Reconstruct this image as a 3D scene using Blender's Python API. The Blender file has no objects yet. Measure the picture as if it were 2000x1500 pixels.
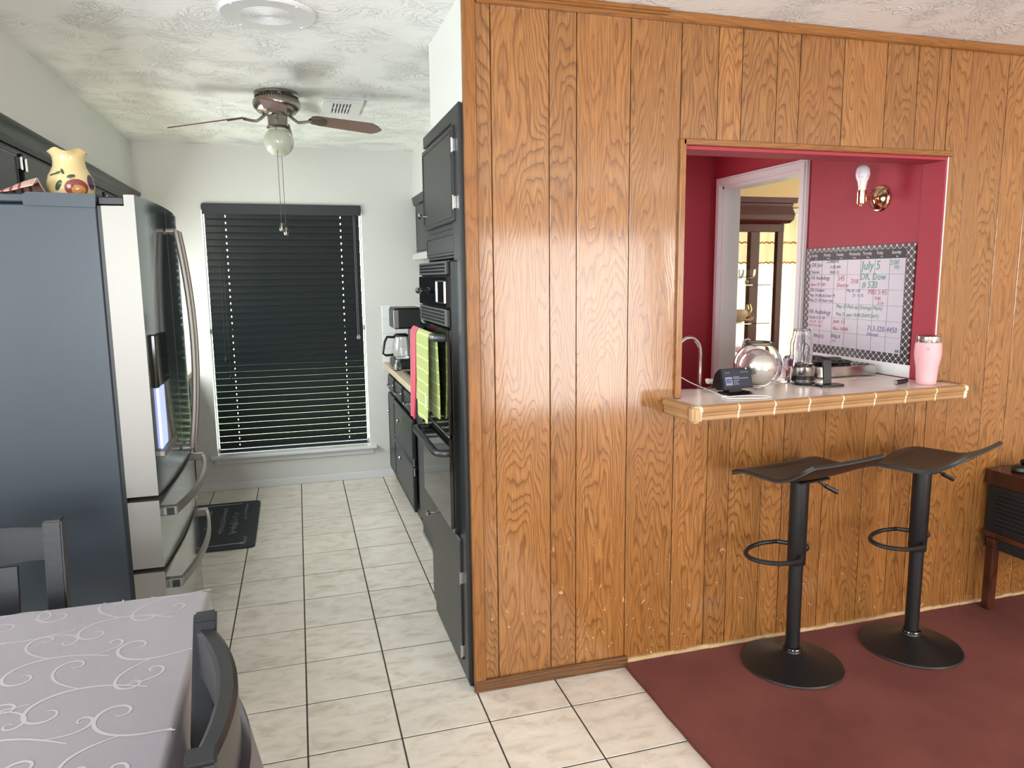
import bpy, bmesh, math, random
from mathutils import Vector, Matrix
random.seed(7)
S = bpy.context.scene
COL = S.collection
PI = math.pi

# ---------------------------------------------------------------- camera
cd = bpy.data.cameras.new('camera'); cam = bpy.data.objects.new('camera', cd); COL.objects.link(cam)
cd.sensor_fit = 'HORIZONTAL'; cd.sensor_width = 36.0; cd.lens = 1438.817 / 2000 * 36
cd.clip_start = 0.02
cam.location = (0.0223, -2.2875, 1.5307)
cam.rotation_euler = (1.42530, 0.010776, -0.290455)
S.camera = cam

# ---------------------------------------------------------------- view, world, lights
S.view_settings.view_transform = 'Standard'; S.view_settings.look = 'None'
S.view_settings.gamma = 1.0; S.view_settings.use_curve_mapping = False
S.view_settings.exposure = 0.15
w = bpy.data.worlds.new('sky'); S.world = w; w.use_nodes = True
bg = w.node_tree.nodes['Background']; bg.inputs[0].default_value = (0.93, 1.0, 0.97, 1); bg.inputs[1].default_value = 8.0

def area(name, loc, target, sx, sy, power, col):
    l = bpy.data.lights.new(name, 'AREA'); l.shape = 'RECTANGLE'; l.size = sx; l.size_y = sy
    l.energy = power; l.color = col
    o = bpy.data.objects.new(name, l); COL.objects.link(o); o.location = loc
    o.rotation_euler = (Vector(target) - Vector(loc)).to_track_quat('-Z', 'Y').to_euler()
    return o
# daylight entering the openings of the rooms behind and beside the camera; the last two lamps are added
area('patio_door_daylight', (2.95, -4.84, 1.04), (2.95, 0, 2.5), 1.9, 1.9, 115, (1.0, 0.97, 0.95))
area('living_window_daylight', (4.75, -5.0, 1.45), (4.75, 0, 2.6), 0.7, 1.1, 72, (1.0, 0.94, 0.86))
area('dining_nook_daylight', (-2.45, -1.9, 1.5), (0, -1.9, 1.8), 1.9, 1.3, 110, (0.84, 0.92, 1.0))
area('nook_rear_daylight', (-0.9, -5.12, 1.5), (-0.9, 0, 1.5), 1.6, 1.3, 125, (0.88, 0.95, 1.0))
area('dining_room_daylight', (5.9, 1.6, 1.5), (0, 1.6, 1.5), 1.6, 1.5, 60, (1.0, 0.93, 0.82))
area('added_kitchen_fill', (-1.08, 2.2, 1.42), (1.2, 2.2, 0.35), 1.3, 0.65, 44, (0.93, 1.0, 0.97))  # unseen window light, added behind the refrigerator to brighten the kitchen
area('added_red_room_fill', (1.62, 1.93, 1.55), (1.62, 0, 1.55), 0.42, 0.9, 15, (1.0, 0.97, 0.95))  # unseen lamp added at the back wall to light the red room

# ---------------------------------------------------------------- helpers
WM = {}
def B(): return bmesh.new()
def box(bm, x0, x1, y0, y1, z0, z1, bev=0.0, seg=1):
    v = [bm.verts.new((x, y, z)) for z in (z0, z1) for y in (y0, y1) for x in (x0, x1)]
    fs = [bm.faces.new([v[i] for i in q]) for q in ((0,2,3,1),(4,5,7,6),(0,1,5,4),(2,6,7,3),(0,4,6,2),(1,3,7,5))]
    if bev:
        es = list({e for f in fs for e in f.edges})
        bmesh.ops.bevel(bm, geom=es, offset=bev, segments=seg, affect='EDGES', clamp_overlap=True)
    return bm
def frame_of(d):
    d = d.normalized(); a = Vector((0,0,1)) if abs(d.z) < .9 else Vector((1,0,0))
    u = d.cross(a).normalized(); return u, d.cross(u).normalized()
def cyl(bm, p0, p1, r0, r1=None, seg=16, caps=True):
    p0, p1 = Vector(p0), Vector(p1); r1 = r0 if r1 is None else r1
    u, v = frame_of(p1 - p0)
    A = [bm.verts.new(p0 + (u*math.cos(t)+v*math.sin(t))*r0) for t in [2*PI*k/seg for k in range(seg)]]
    C = [bm.verts.new(p1 + (u*math.cos(t)+v*math.sin(t))*r1) for t in [2*PI*k/seg for k in range(seg)]]
    for k in range(seg): bm.faces.new((A[k], A[(k+1)%seg], C[(k+1)%seg], C[k]))
    if caps: bm.faces.new(A[::-1]); bm.faces.new(C)
    return bm
def tube(bm, pts, r, seg=8, closed=False, ry=None):
    pts = [Vector(p) for p in pts]; n = len(pts); rings = []; pu = None
    for i, p in enumerate(pts):
        if closed: d = pts[(i+1)%n] - pts[i-1]
        else: d = pts[min(i+1, n-1)] - pts[max(i-1, 0)]
        d.normalize()
        if pu is None: u, v = frame_of(d)
        else:
            u = (pu - d*pu.dot(d)).normalized(); v = d.cross(u)
        pu = u
        rr = r[i] if isinstance(r, (list, tuple)) else r
        rings.append([bm.verts.new(p + u*math.cos(2*PI*k/seg)*rr + v*math.sin(2*PI*k/seg)*(ry or rr)) for k in range(seg)])
    m = n if closed else n-1
    for i in range(m):
        a, b = rings[i], rings[(i+1)%n]
        for k in range(seg): bm.faces.new((a[k], a[(k+1)%seg], b[(k+1)%seg], b[k]))
    if not closed: bm.faces.new(rings[0][::-1]); bm.faces.new(rings[-1])
    return bm
def sweep_rect(bm, pts, wv, hw, hh):
    """rectangular bar along pts; wv: width direction per point, hw/hh half sizes, height is z"""
    rings = []
    for p, d in zip(pts, wv):
        p = Vector(p); d = Vector(d).normalized()*hw; z = Vector((0,0,hh))
        rings.append([bm.verts.new(q) for q in (p-d-z, p+d-z, p+d+z, p-d+z)])
    for a, b in zip(rings, rings[1:]):
        for k in range(4): bm.faces.new((a[k], a[(k+1)%4], b[(k+1)%4], b[k]))
    bm.faces.new(rings[0][::-1]); bm.faces.new(rings[-1]); return bm
def lathe(bm, prof, c=(0,0,0), seg=28, M=None, wav=None):
    c = Vector(c); rings = []
    for r, z in prof:
        if r < 1e-6:
            p = Vector((0,0,z)); rings.append([bm.verts.new((M @ p if M else p) + c)])
        else:
            ring = []
            for k in range(seg):
                t = 2*PI*k/seg; rr, zz = r, z
                if wav: rr, zz = wav(r, z, t)
                p = Vector((rr*math.cos(t), rr*math.sin(t), zz))
                ring.append(bm.verts.new((M @ p if M else p) + c))
            rings.append(ring)
    for a, b in zip(rings, rings[1:]):
        for k in range(seg):
            if len(a) == 1 and len(b) == 1: continue
            if len(a) == 1: bm.faces.new((a[0], b[(k+1)%seg], b[k]))
            elif len(b) == 1: bm.faces.new((a[k], a[(k+1)%seg], b[0]))
            else: bm.faces.new((a[k], a[(k+1)%seg], b[(k+1)%seg], b[k]))
    return bm
def prism(bm, poly, axis, a, b):
    def P(u, v, t):
        return {'x': (t, u, v), 'y': (u, t, v), 'z': (u, v, t)}[axis]
    A = [bm.verts.new(P(u, v, a)) for u, v in poly]; C = [bm.verts.new(P(u, v, b)) for u, v in poly]
    n = len(poly)
    for k in range(n): bm.faces.new((A[k], A[(k+1)%n], C[(k+1)%n], C[k]))
    bm.faces.new(A[::-1]); bm.faces.new(C); return bm
def rrect(x0, x1, y0, y1, r, n=5):
    o = []
    for cx, cy, a0 in ((x1-r, y1-r, 0), (x0+r, y1-r, 90), (x0+r, y0+r, 180), (x1-r, y0+r, 270)):
        for k in range(n+1):
            t = math.radians(a0 + 90*k/n); o.append((cx + r*math.cos(t), cy + r*math.sin(t)))
    return o
def mesh_of(bm, name, mat, sharp=35):
    bmesh.ops.recalc_face_normals(bm, faces=bm.faces[:])
    me = bpy.data.meshes.new(name); bm.to_mesh(me); bm.free()
    me.materials.append(mat)
    me.polygons.foreach_set('use_smooth', [True]*len(me.polygons))
    me.set_sharp_from_angle(angle=math.radians(sharp)); me.update()
    return me
def props(o, label=None, cat=None, group=None, kind=None):
    if label: o['label'] = label
    if cat: o['category'] = cat
    if group: o['group'] = group
    if kind: o['kind'] = kind
    return o
def link(o, parent=None, loc=None, rot=None, local=False):
    COL.objects.link(o)
    if loc is not None: o.location = loc
    if rot is not None: o.rotation_euler = rot
    basis = Matrix.LocRotScale(Vector(o.location), o.rotation_euler.to_quaternion(), o.scale)
    if parent is not None:
        o.parent = parent
        if local: WM[o.as_pointer()] = WM[parent.as_pointer()] @ basis
        else:
            o.matrix_parent_inverse = WM[parent.as_pointer()].inverted(); WM[o.as_pointer()] = basis
    else: WM[o.as_pointer()] = basis
    return o
def ob(name, bm, mat, parent=None, loc=None, rot=None, local=False, sharp=35, **kw):
    me = bm if isinstance(bm, bpy.types.Mesh) else mesh_of(bm, name, mat, sharp)
    o = bpy.data.objects.new(name, me); link(o, parent, loc, rot, local); return props(o, **kw)
def thing(name, label, cat, loc=(0,0,0), rot=0.0, group=None, kind=None):
    o = bpy.data.objects.new(name, None); o.empty_display_size = .05
    link(o, None, loc, (0,0,rot)); return props(o, label, cat, group, kind)
def dup(root, loc, rot, label):
    r = root.copy(); COL.objects.link(r); r.location = loc; r.rotation_euler = (0,0,rot); r['label'] = label
    def rec(src, dst):
        for ch in list(src.children):
            c = ch.copy(); COL.objects.link(c); c.parent = dst; rec(ch, c)
    rec(root, r); return r
def bx(name, mat, parent, *d, bev=.002, **kw): return ob(name, box(B(), *d, bev=bev), mat, parent, **kw)

# ---------------------------------------------------------------- materials
def srgb(h):
    c = [int(h[i:i+2], 16)/255 for i in (0, 2, 4)]
    return tuple(x/12.92 if x <= .04045 else ((x+.055)/1.055)**2.4 for x in c) + (1,)
class N:
    def __init__(s, name):
        s.m = bpy.data.materials.new(name); s.m.use_nodes = True; s.t = s.m.node_tree
        s.p = s.t.nodes['Principled BSDF']
    def n(s, typ, **kw):
        x = s.t.nodes.new(typ)
        for k, v in kw.items():
            if k[0] == 'i' and k[1:].isdigit(): s.set(x.inputs[int(k[1:])], v)
            else: setattr(x, k, v)
        return x
    def set(s, inp, v):
        if isinstance(v, bpy.types.NodeSocket): s.t.links.new(v, inp)
        else: inp.default_value = v
    def math(s, op, a, b=0.0, c=0.0):
        x = s.n('ShaderNodeMath', operation=op); s.set(x.inputs[0], a); s.set(x.inputs[1], b)
        if op in ('MULTIPLY_ADD', 'SMOOTH_MIN', 'WRAP'): s.set(x.inputs[2], c)
        return x.outputs[0]
    def mix(s, f, a, b, mode='MIX'):
        x = s.n('ShaderNodeMix', data_type='RGBA', blend_type=mode)
        s.set(x.inputs[0], f); s.set(x.inputs[6], a); s.set(x.inputs[7], b); return x.outputs[2]
    def ramp(s, f, *stops):
        x = s.n('ShaderNodeValToRGB'); s.set(x.inputs[0], f); e = x.color_ramp.elements
        while len(e) < len(stops): e.new(.5)
        for k, (p, c) in enumerate(stops): e[k].position = p; e[k].color = c if len(c) == 4 else (*c, 1)
        return x.outputs[0]
    def obj(s): return s.n('ShaderNodeTexCoord').outputs['Object']
    def xyz(s, v):
        x = s.n('ShaderNodeSeparateXYZ'); s.set(x.inputs[0], v); return x.outputs
    def vec(s, x, y, z):
        c = s.n('ShaderNodeCombineXYZ')
        for i, q in enumerate((x, y, z)): s.set(c.inputs[i], q)
        return c.outputs[0]
    def noise(s, v, scale, detail=2.0, rough=.5, dist=0.0):
        x = s.n('ShaderNodeTexNoise'); s.set(x.inputs['Vector'], v); x.inputs['Scale'].default_value = scale
        x.inputs['Detail'].default_value = detail; x.inputs['Roughness'].default_value = rough; x.inputs['Distortion'].default_value = dist
        return x.outputs[0]
    def scale(s, v, sc):
        x = s.n('ShaderNodeMapping'); s.set(x.inputs[0], v); x.inputs['Scale'].default_value = sc; return x.outputs[0]
    def bump(s, h, strength=.3, dist=.01):
        x = s.n('ShaderNodeBump'); s.set(x.inputs['Height'], h); x.inputs['Strength'].default_value = strength
        x.inputs['Distance'].default_value = dist; s.t.links.new(x.outputs[0], s.p.inputs['Normal'])
    def base(s, c): s.set(s.p.inputs['Base Color'], c); return s
    def P(s, **kw):
        for k, v in kw.items(): s.set(s.p.inputs[k.replace('_', ' ')], v)
        return s
def plain(name, col, rough=.5, metal=0.0, spec=.5, bump=None, var=.0, **kw):
    n = N(name); c = srgb(col) if isinstance(col, str) else col
    if var:
        f = n.noise(n.obj(), 14, 4); n.base(n.mix(f, tuple(x*(1-var) for x in c[:3])+(1,), tuple(min(1, x*(1+var)) for x in c[:3])+(1,)))
    else: n.base(c)
    n.P(Roughness=rough, Metallic=metal, Specular_IOR_Level=spec, **kw)
    if bump: n.bump(n.noise(n.obj(), bump[0], 3), bump[1], bump[2])
    return n.m
def wood(name, light, mid, dark, along='z', rough=.3, a=600., b=11., c=7., coat=0.0, tone=.16, amt=1.0, scuff=False):
    n = N(name); q = n.xyz(n.obj()); rnd = n.n('ShaderNodeObjectInfo').outputs['Random']
    L = q[2] if along == 'z' else (q[0] if along == 'x' else q[1])
    Wd = q[0] if along in ('z', 'y') else q[2]
    r50 = n.math('MULTIPLY', rnd, 57.0)
    n1 = n.noise(n.vec(n.math('MULTIPLY', Wd, 7.0), r50, n.math('MULTIPLY', L, 1.3)), 1.0, 2.0, .5)
    n2 = n.noise(n.vec(n.math('MULTIPLY', Wd, 22.0), r50, n.math('MULTIPLY', L, 5.0)), 1.0, 2.0, .5)
    wx = n.math('ADD', Wd, n.math('MULTIPLY', n.math('SUBTRACT', n.math('FRACT', n.math('MULTIPLY', rnd, 13.7)), .5), .09))
    f = n.math('ADD', n.math('MULTIPLY', n.math('MULTIPLY', wx, wx), a), n.math('MULTIPLY', L, b))
    f = n.math('ADD', f, n.math('MULTIPLY', n1, c*2.2)); f = n.math('ADD', f, n.math('MULTIPLY', n2, 2.4))
    g = n.math('FRACT', n.math('ADD', f, r50))
    ring = n.ramp(g, (0.0, (0.15,)*3), (.35, (0,)*3), (.72, (.35,)*3), (.9, (1,)*3), (1.0, (.25,)*3))
    fine = n.noise(n.vec(n.math('MULTIPLY', Wd, 420.0), r50, n.math('MULTIPLY', L, 9.0)), 1.0, 2.0, .6)
    col = n.mix(n.math('MULTIPLY', ring, amt), srgb(light), srgb(dark))
    big = n.noise(n.vec(n.math('MULTIPLY', Wd, 3.0), r50, n.math('MULTIPLY', L, 1.1)), 1.0, 1.0)
    col = n.mix(n.math('MULTIPLY', big, .75), col, srgb(mid))
    col = n.mix(n.ramp(fine, (.36, (.55,)*3), (.56, (0,)*3)), col, srgb(dark))
    tv = n.math('ADD', n.math('MULTIPLY', n.math('FRACT', n.math('MULTIPLY', rnd, 7.3)), tone*2), 1-tone)
    col = n.mix(1.0, col, n.vec(tv, tv, tv), 'MULTIPLY')
    if scuff:
        fl = n.noise(n.vec(n.math('MULTIPLY', q[0], 38.0), r50, n.math('MULTIPLY', q[2], 30.0)), 1.0, 2.0, .55, 1.2)
        low = n.ramp(q[2], (.25, (1,)*3), (.75, (0,)*3))
        col = n.mix(n.math('MULTIPLY', n.ramp(fl, (.69, (0,)*3), (.73, (.8,)*3)), low), col, srgb('D8B07E'))
    n.base(col); n.P(Roughness=rough, Coat_Weight=coat, Coat_Roughness=.11, Specular_IOR_Level=.3)
    n.bump(n.math('ADD', n.math('MULTIPLY', ring, -.5), n.math('MULTIPLY', fine, .6)), .25, .0015)
    cb = n.n('ShaderNodeBump'); cb.inputs['Strength'].default_value = .1; cb.inputs['Distance'].default_value = .0012
    wv = n.noise(n.vec(n.math('MULTIPLY', Wd, 9.0), r50, n.math('MULTIPLY', L, 4.0)), 1.0, 2.0)
    n.set(cb.inputs['Height'], n.math('ADD', n.math('MULTIPLY', wv, 3.0), n.math('ADD', n.math('MULTIPLY', ring, -.45), n.math('MULTIPLY', fine, .35))))
    n.t.links.new(cb.outputs[0], n.p.inputs['Coat Normal'])
    return n.m

WOOD = wood('oak_veneer', 'A0703E', '955F2E', '52300F', rough=.34, coat=.9, a=420., b=10., c=10., amt=.95, tone=.11, scuff=True)
TRIM = wood('oak_trim', '976638', '8B5829', '623A18', rough=.32, a=200., b=3., c=5., coat=.25, tone=.06, amt=.6)
TRIMX = wood('oak_trim_horizontal', '976638', '8B5829', '623A18', along='x', rough=.32, a=900., b=4., c=5., coat=.25, tone=.06, amt=.6)
BASEB = wood('brown_baseboard', '7A5638', '6A472C', '432A18', along='x', rough=.45, a=900., b=3., c=4., tone=.05)
WORN = plain('worn_pale_baseboard', 'B79C74', .8, var=.35)
WALNUT = wood('dark_walnut', '5A3020', '4A2518', '24110A', along='y', rough=.3, a=300., b=5., coat=.3, tone=.05)
WALNUTZ = wood('dark_walnut_upright', '5A3020', '4A2518', '24110A', along='z', rough=.3, a=300., b=5., coat=.3, tone=.05)
CHERRY = wood('cherry_cabinet', '6E301C', '5C2415', '35120A', along='z', rough=.28, a=200., b=3., coat=.3, tone=.04)

def tile_mat():
    n = N('cream_tile'); v = n.obj(); rnd = n.n('ShaderNodeObjectInfo').outputs['Random']
    q = n.xyz(v); vv = n.vec(q[0], q[1], n.math('MULTIPLY', rnd, 40.0))
    f = n.noise(n.scale(vv, (5, 9, 1)), 2.0, 6, .62, .6)
    c = n.ramp(f, (.3, srgb('CBC0B0')), (.48, srgb('E2D9CC')), (.7, srgb('ECE5DA')))
    tv = n.math('ADD', n.math('MULTIPLY', rnd, .08), .93)
    n.base(n.mix(1.0, c, n.vec(tv, tv, tv), 'MULTIPLY')); n.P(Roughness=.33, Specular_IOR_Level=.45)
    n.bump(n.noise(v, 30, 4), .08, .002); return n.m
TILE = tile_mat()
GROUT = plain('dark_grout', '4A443D', .9, bump=(90, .4, .003))
def carpet_mat():
    n = N('burgundy_carpet'); v = n.obj()
    a = n.noise(v, 2.2, 3, .6); b = n.noise(v, 900, 2)
    c = n.mix(n.ramp(a, (.35, (0,)*3), (.65, (1,)*3)), srgb('80423A'), srgb('98554B'))
    c = n.mix(n.ramp(b, (.35, (.55,)*3), (.6, (0,)*3)), c, srgb('683029'))
    n.base(c); n.P(Roughness=1.0, Specular_IOR_Level=.1, Sheen_Weight=.08, Sheen_Roughness=.5); n.bump(b, .9, .006); return n.m
CARPET = carpet_mat()
def stucco(name, col, patchy=True):
    n = N(name); v = n.obj(); n.base(srgb(col)); n.P(Roughness=.75, Specular_IOR_Level=.35)
    d = n.noise(v, 2.2, 1); e = n.noise(n.scale(v, (1, 1, 1)), 5.0, 1); q = n.xyz(v)
    sw = n.vec(n.math('ADD', n.math('MULTIPLY', q[0], 34.0), n.math('MULTIPLY', d, 60.0)), n.math('ADD', n.math('MULTIPLY', q[1], 62.0), n.math('MULTIPLY', e, 30.0)), 0.0)
    st = n.ramp(n.noise(sw, 1.0, 3, .6, .3), (.5, (0,)*3), (.6, (1,)*3))
    mask = n.ramp(n.noise(v, 6.0, 2), (.40, (0,)*3), (.60, (1,)*3))
    n.bump(n.math('ADD', n.math('MULTIPLY', st, mask), n.math('MULTIPLY', n.noise(v, 160, 3), .22)), .9, .006); return n.m
CEIL = stucco('brushed_ceiling_paint', 'F3F4F2')
GRAYW = plain('pale_grey_wall_paint', 'D2D2CE', .62, bump=(95, .35, .004))
CREAMW = plain('cream_wall_paint', 'DCD2BC', .7, bump=(80, .25, .003))
YELLOWW = plain('warm_yellow_wall_paint', 'E6CC98', .7, bump=(80, .25, .003))
REDW = plain('burgundy_red_wall_paint', '9C2B3A', .6, bump=(120, .25, .003))
WHITEP = plain('white_gloss_paint', 'DADADC', .35)
SOFFW = plain('soffit_paint', 'D6D7D2', .65, bump=(95, .3, .004))
BLACKC = plain('black_satin_cabinet_paint', '1E2023', .36, bump=(60, .15, .001))
BLACKG = plain('black_gloss_enamel', '08090A', .07, spec=.6)
BLACKP = plain('black_plastic', '121315', .38)
BLACKM = plain('matte_black_steel', '131315', .42, metal=.0, spec=.5)
BLACKL = plain('black_faux_leather', '1B1A1B', .4, bump=(400, .25, .001))
BLACKW = plain('black_painted_chair_wood', '222326', .33, bump=(70, .12, .002))
SLATM = plain('black_blind_slat', '161D20', .42)
STEEL = plain('brushed_stainless', '85827D', .42, metal=.8, bump=(300, .04, .001))
STEEL2 = plain('satin_steel', 'BDBBB7', .2, metal=1.0)
STEELM = plain('polished_stainless', '8F9698', .13, metal=1.0)
FRSIDE = plain('slate_fridge_side', '30373E', .36, metal=.25, bump=(500, .12, .001))
CHROME = plain('chrome', 'D9D9D9', .09, metal=1.0)
NICKEL = plain('brushed_nickel', '9A948A', .24, metal=1.0)
BRASS = plain('polished_brass', 'E2D3A8', .12, metal=1.0)
DBRASS = plain('aged_bronze', '6A6058', .5, metal=1.0)
WHITEPL = plain('white_plastic', 'E9E8E6', .35)
GREYPL = plain('grey_plastic', '8B8F92', .4)
PINK = plain('pale_pink_powder_coat', 'DFA9AF', .5)
BLADE = plain('rosewood_fan_blade', '6E4448', .3)
MUGW = plain('white_ceramic', 'EDEBE6', .15)
WTILE = plain('white_wall_tile', 'E6E8E8', .15)
WGROUT = plain('pale_grout', 'CFCDC8', .8)
CTILE = plain('cream_counter_tile', 'EAE0D6', .22, var=.05)
ETILE = plain('tan_wood_look_edge_tile', 'A37C54', .35, var=.22)
EGROUT = plain('cream_edge_grout', 'EADCC0', .8)
LAM = plain('beige_laminate_counter', 'C9B69C', .4, var=.1)
PINKT = plain('raspberry_terry', 'C7304F', .95, bump=(300, .6, .003), Sheen_Weight=.3)
TAG = plain('white_fabric_tag', 'E8E2DC', .8)
CREAMGL = plain('cream_glazed_ceramic', 'CDB987', .14)
GREEN_L = plain('painted_green_leaf', '3A4A34', .2)
APPLE = plain('painted_red_apple', '83403A', .15)
APPLEY = plain('painted_apple_blush', 'B57E48', .15)
PLUM = plain('painted_plum', '4A2C3E', .15)
CABLEW = plain('white_cable', 'E4E0DE', .5)
CABLEB = plain('black_cable', '15130F', .5)
OAKIN = plain('cabinet_interior_wood', '4A2A18', .5)
def glass(name, col=(1,1,1,1), rough=0.0, ior=1.45, thin=False):
    n = N(name); n.base(col); n.P(Roughness=rough, Transmission_Weight=1.0, IOR=ior); return n.m
GLASS = glass('clear_glass')
PURPLE = glass('purple_tinted_plastic', (.62, .5, .75, 1), .05)
CLEARP = glass('clear_plastic', (.97, .98, 1, 1), .02, 1.3)
PANE = glass('window_glass', (.97, 1, .98, 1), 0.0, 1.02)
FROST = plain('frosted_white_globe', 'D8DCCB', .22, Transmission_Weight=.25, Coat_Weight=.5)
BULB = plain('white_frosted_bulb', 'D9D3DE', .25)
def emit(name, col, st, base='101010'):
    n = N(name); n.base(srgb(base)); n.P(Emission_Color=srgb(col), Emission_Strength=st, Roughness=.2); return n.m
SCREEN = emit('display_screen', '39415A', .55, '05060A')
SCRTXT = emit('display_white_print', 'C8CCDC', .6, '05060A')
SCRBLU = emit('display_blue_print', '4A55B0', .6, '05060A')
DISPL = emit('dispenser_glow', '8FA0FF', 1.2, 'B8B8C0')
def cloth_mat():
    n = N('mauve_grey_satin'); v = n.obj(); n.base(n.mix(n.noise(v, 3, 2), srgb('776F74'), srgb('847B80')))
    n.P(Roughness=.42, Specular_IOR_Level=.4, Sheen_Weight=.25); n.bump(n.noise(v, 900, 2), .2, .0006); return n.m
CLOTH = cloth_mat()
SCROLL = plain('pale_satin_scroll_weave', 'A89FA1', .4)
def curtain_mat(name, col, tr):
    n = N(name); n.base(srgb(col)); n.P(Roughness=.9)
    t = n.n('ShaderNodeBsdfTranslucent'); t.inputs[0].default_value = srgb(col)
    m = n.n('ShaderNodeMixShader'); m.inputs[0].default_value = tr
    n.t.links.new(n.p.outputs[0], m.inputs[1]); n.t.links.new(t.outputs[0], m.inputs[2])
    n.t.links.new(m.outputs[0], n.t.nodes['Material Output'].inputs[0]); return n.m
SHEER = curtain_mat('sheer_cream_curtain', 'FBF5E6', .75)
def plaid(name, light, dark):
    n = N(name); q = n.xyz(n.obj())
    a = n.math('GREATER_THAN', n.math('FRACT', n.math('MULTIPLY', q[2], 22.0)), .86)
    b = n.math('GREATER_THAN', n.math('FRACT', n.math('MULTIPLY', n.math('ADD', q[1], n.math('MULTIPLY', q[0], .6)), 160.0)), .62)
    n.base(n.mix(n.math('MAXIMUM', a, n.math('MULTIPLY', b, .35)), srgb(dark), srgb(light))); n.P(Roughness=.95, Sheen_Weight=.2)
    n.bump(n.noise(n.obj(), 350, 2), .5, .002); return n.m
LIME = plaid('lime_checked_terry', 'D2E08A', 'A3B45C')
def stripes(name):
    n = N(name); q = n.xyz(n.obj()); f = n.math('FRACT', n.math('MULTIPLY', n.math('ADD', q[0], n.math('MULTIPLY', q[1], .2)), 44.0))
    m = n.math('LESS_THAN', f, .36); k = n.math('LESS_THAN', q[0], -.725)
    n.base(n.mix(n.math('MULTIPLY', m, k), srgb('CDA99A'), srgb('8E4A44'))); n.P(Roughness=.95); n.bump(n.noise(n.obj(), 400, 2), .5, .001); return n.m
STRIPE = stripes('striped_tea_towel')
def trellis():
    n = N('black_white_trellis_border'); q = n.xyz(n.obj()); k = 2*PI/.034
    f = n.math('ADD', n.math('COSINE', n.math('MULTIPLY', q[1], k)), n.math('COSINE', n.math('MULTIPLY', q[2], k)))
    l = n.math('LESS_THAN', n.math('ABSOLUTE', f), .16)
    n.base(n.mix(l, srgb('0E0E12'), srgb('D8D4D8'))); n.P(Roughness=.4); return n.m
TRELLIS = trellis()
BOARD = plain('white_dry_erase_film', 'B6B4BE', .35)
INKB = plain('navy_marker_ink', '55587F', .5); INKR = plain('red_marker_ink', 'C0606E', .5); INKG = plain('green_marker_ink', '3F9C7C', .5)
INKK = plain('black_print', '141418', .5); INKW = plain('white_print', 'E8E6EA', .5); RULE = plain('grey_grid_print', '6B6A74', .5)
MATB = plain('charcoal_floor_mat', '2E3438', .7, bump=(200, .3, .002)); MATW = plain('grey_chalk_print', '8E9498', .7)
GRILLE = plain('woven_speaker_grille', '17110E', .8, bump=(300, .5, .003))
# ---------------------------------------------------------------- lettering
def text_mesh(s, size, mat, name='lettering', shear=0.0):
    cu = bpy.data.curves.new(name, 'FONT'); cu.body = s; cu.size = size; cu.shear = shear; cu.resolution_u = 2
    t = bpy.data.objects.new(name, cu); COL.objects.link(t)
    dg = bpy.context.evaluated_depsgraph_get(); me = bpy.data.meshes.new_from_object(t.evaluated_get(dg))
    bpy.data.objects.remove(t); bpy.data.curves.remove(cu)
    me.materials.clear(); me.materials.append(mat); return me
def lettering(s, size, mat, parent, M, name='lettering', shear=0.0, sx=1.0, local=False):
    me = text_mesh(s, size, mat, name, shear); me.transform(M @ Matrix.Diagonal((sx, 1, 1, 1)))
    return ob(name, me, mat, parent, local=local)

# ================================================================= SETTING
ST = dict(kind='structure')
floor = ob('floor', box(B(), -2.7, 6.1, -5.3, 3.45, -.06, -.003), GROUT, **ST)
T = .305; SK, SR = .0085, .00595
def tile_mesh():
    bm = B(); g = .0028
    box(bm, g, T-g, g, T-g, -.0025, 0, bev=.0012)
    for v in bm.verts: v.co.x, v.co.y = v.co.x + SK*v.co.y, v.co.y + SR*v.co.x
    return mesh_of(bm, 'floor_tile', TILE)
tm = tile_mesh()
for i in range(-8, 4):
    for j in range(-13, 11):
        if i < -4 and j > 3: continue
        if j < -8 and i < -5: continue
        ob('floor_tile', tm, TILE, floor, loc=((i + SK*j)*T, (j + SR*i)*T, 0.0))
# carpet, a raised sheet with a slightly ragged edge
bm = B(); n = 60; top = []
for k in range(n+1):
    y = -5.2 + 5.4*k/n
    x = 1.207 + random.uniform(-.003, .003)
    top.append((x, y))
poly = [(6.0, -5.2), (6.0, .2)] + top[::-1]
prism(bm, poly, 'z', .0005, .018)
ob('carpet', bm, CARPET, label='worn burgundy wall-to-wall carpet beneath the bar stools', cat='carpet', kind='stuff')
ceiling = ob('ceiling', box(B(), -2.7, 6.1, -5.3, 3.45, 2.45, 2.5), CEIL, **ST)

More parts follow.
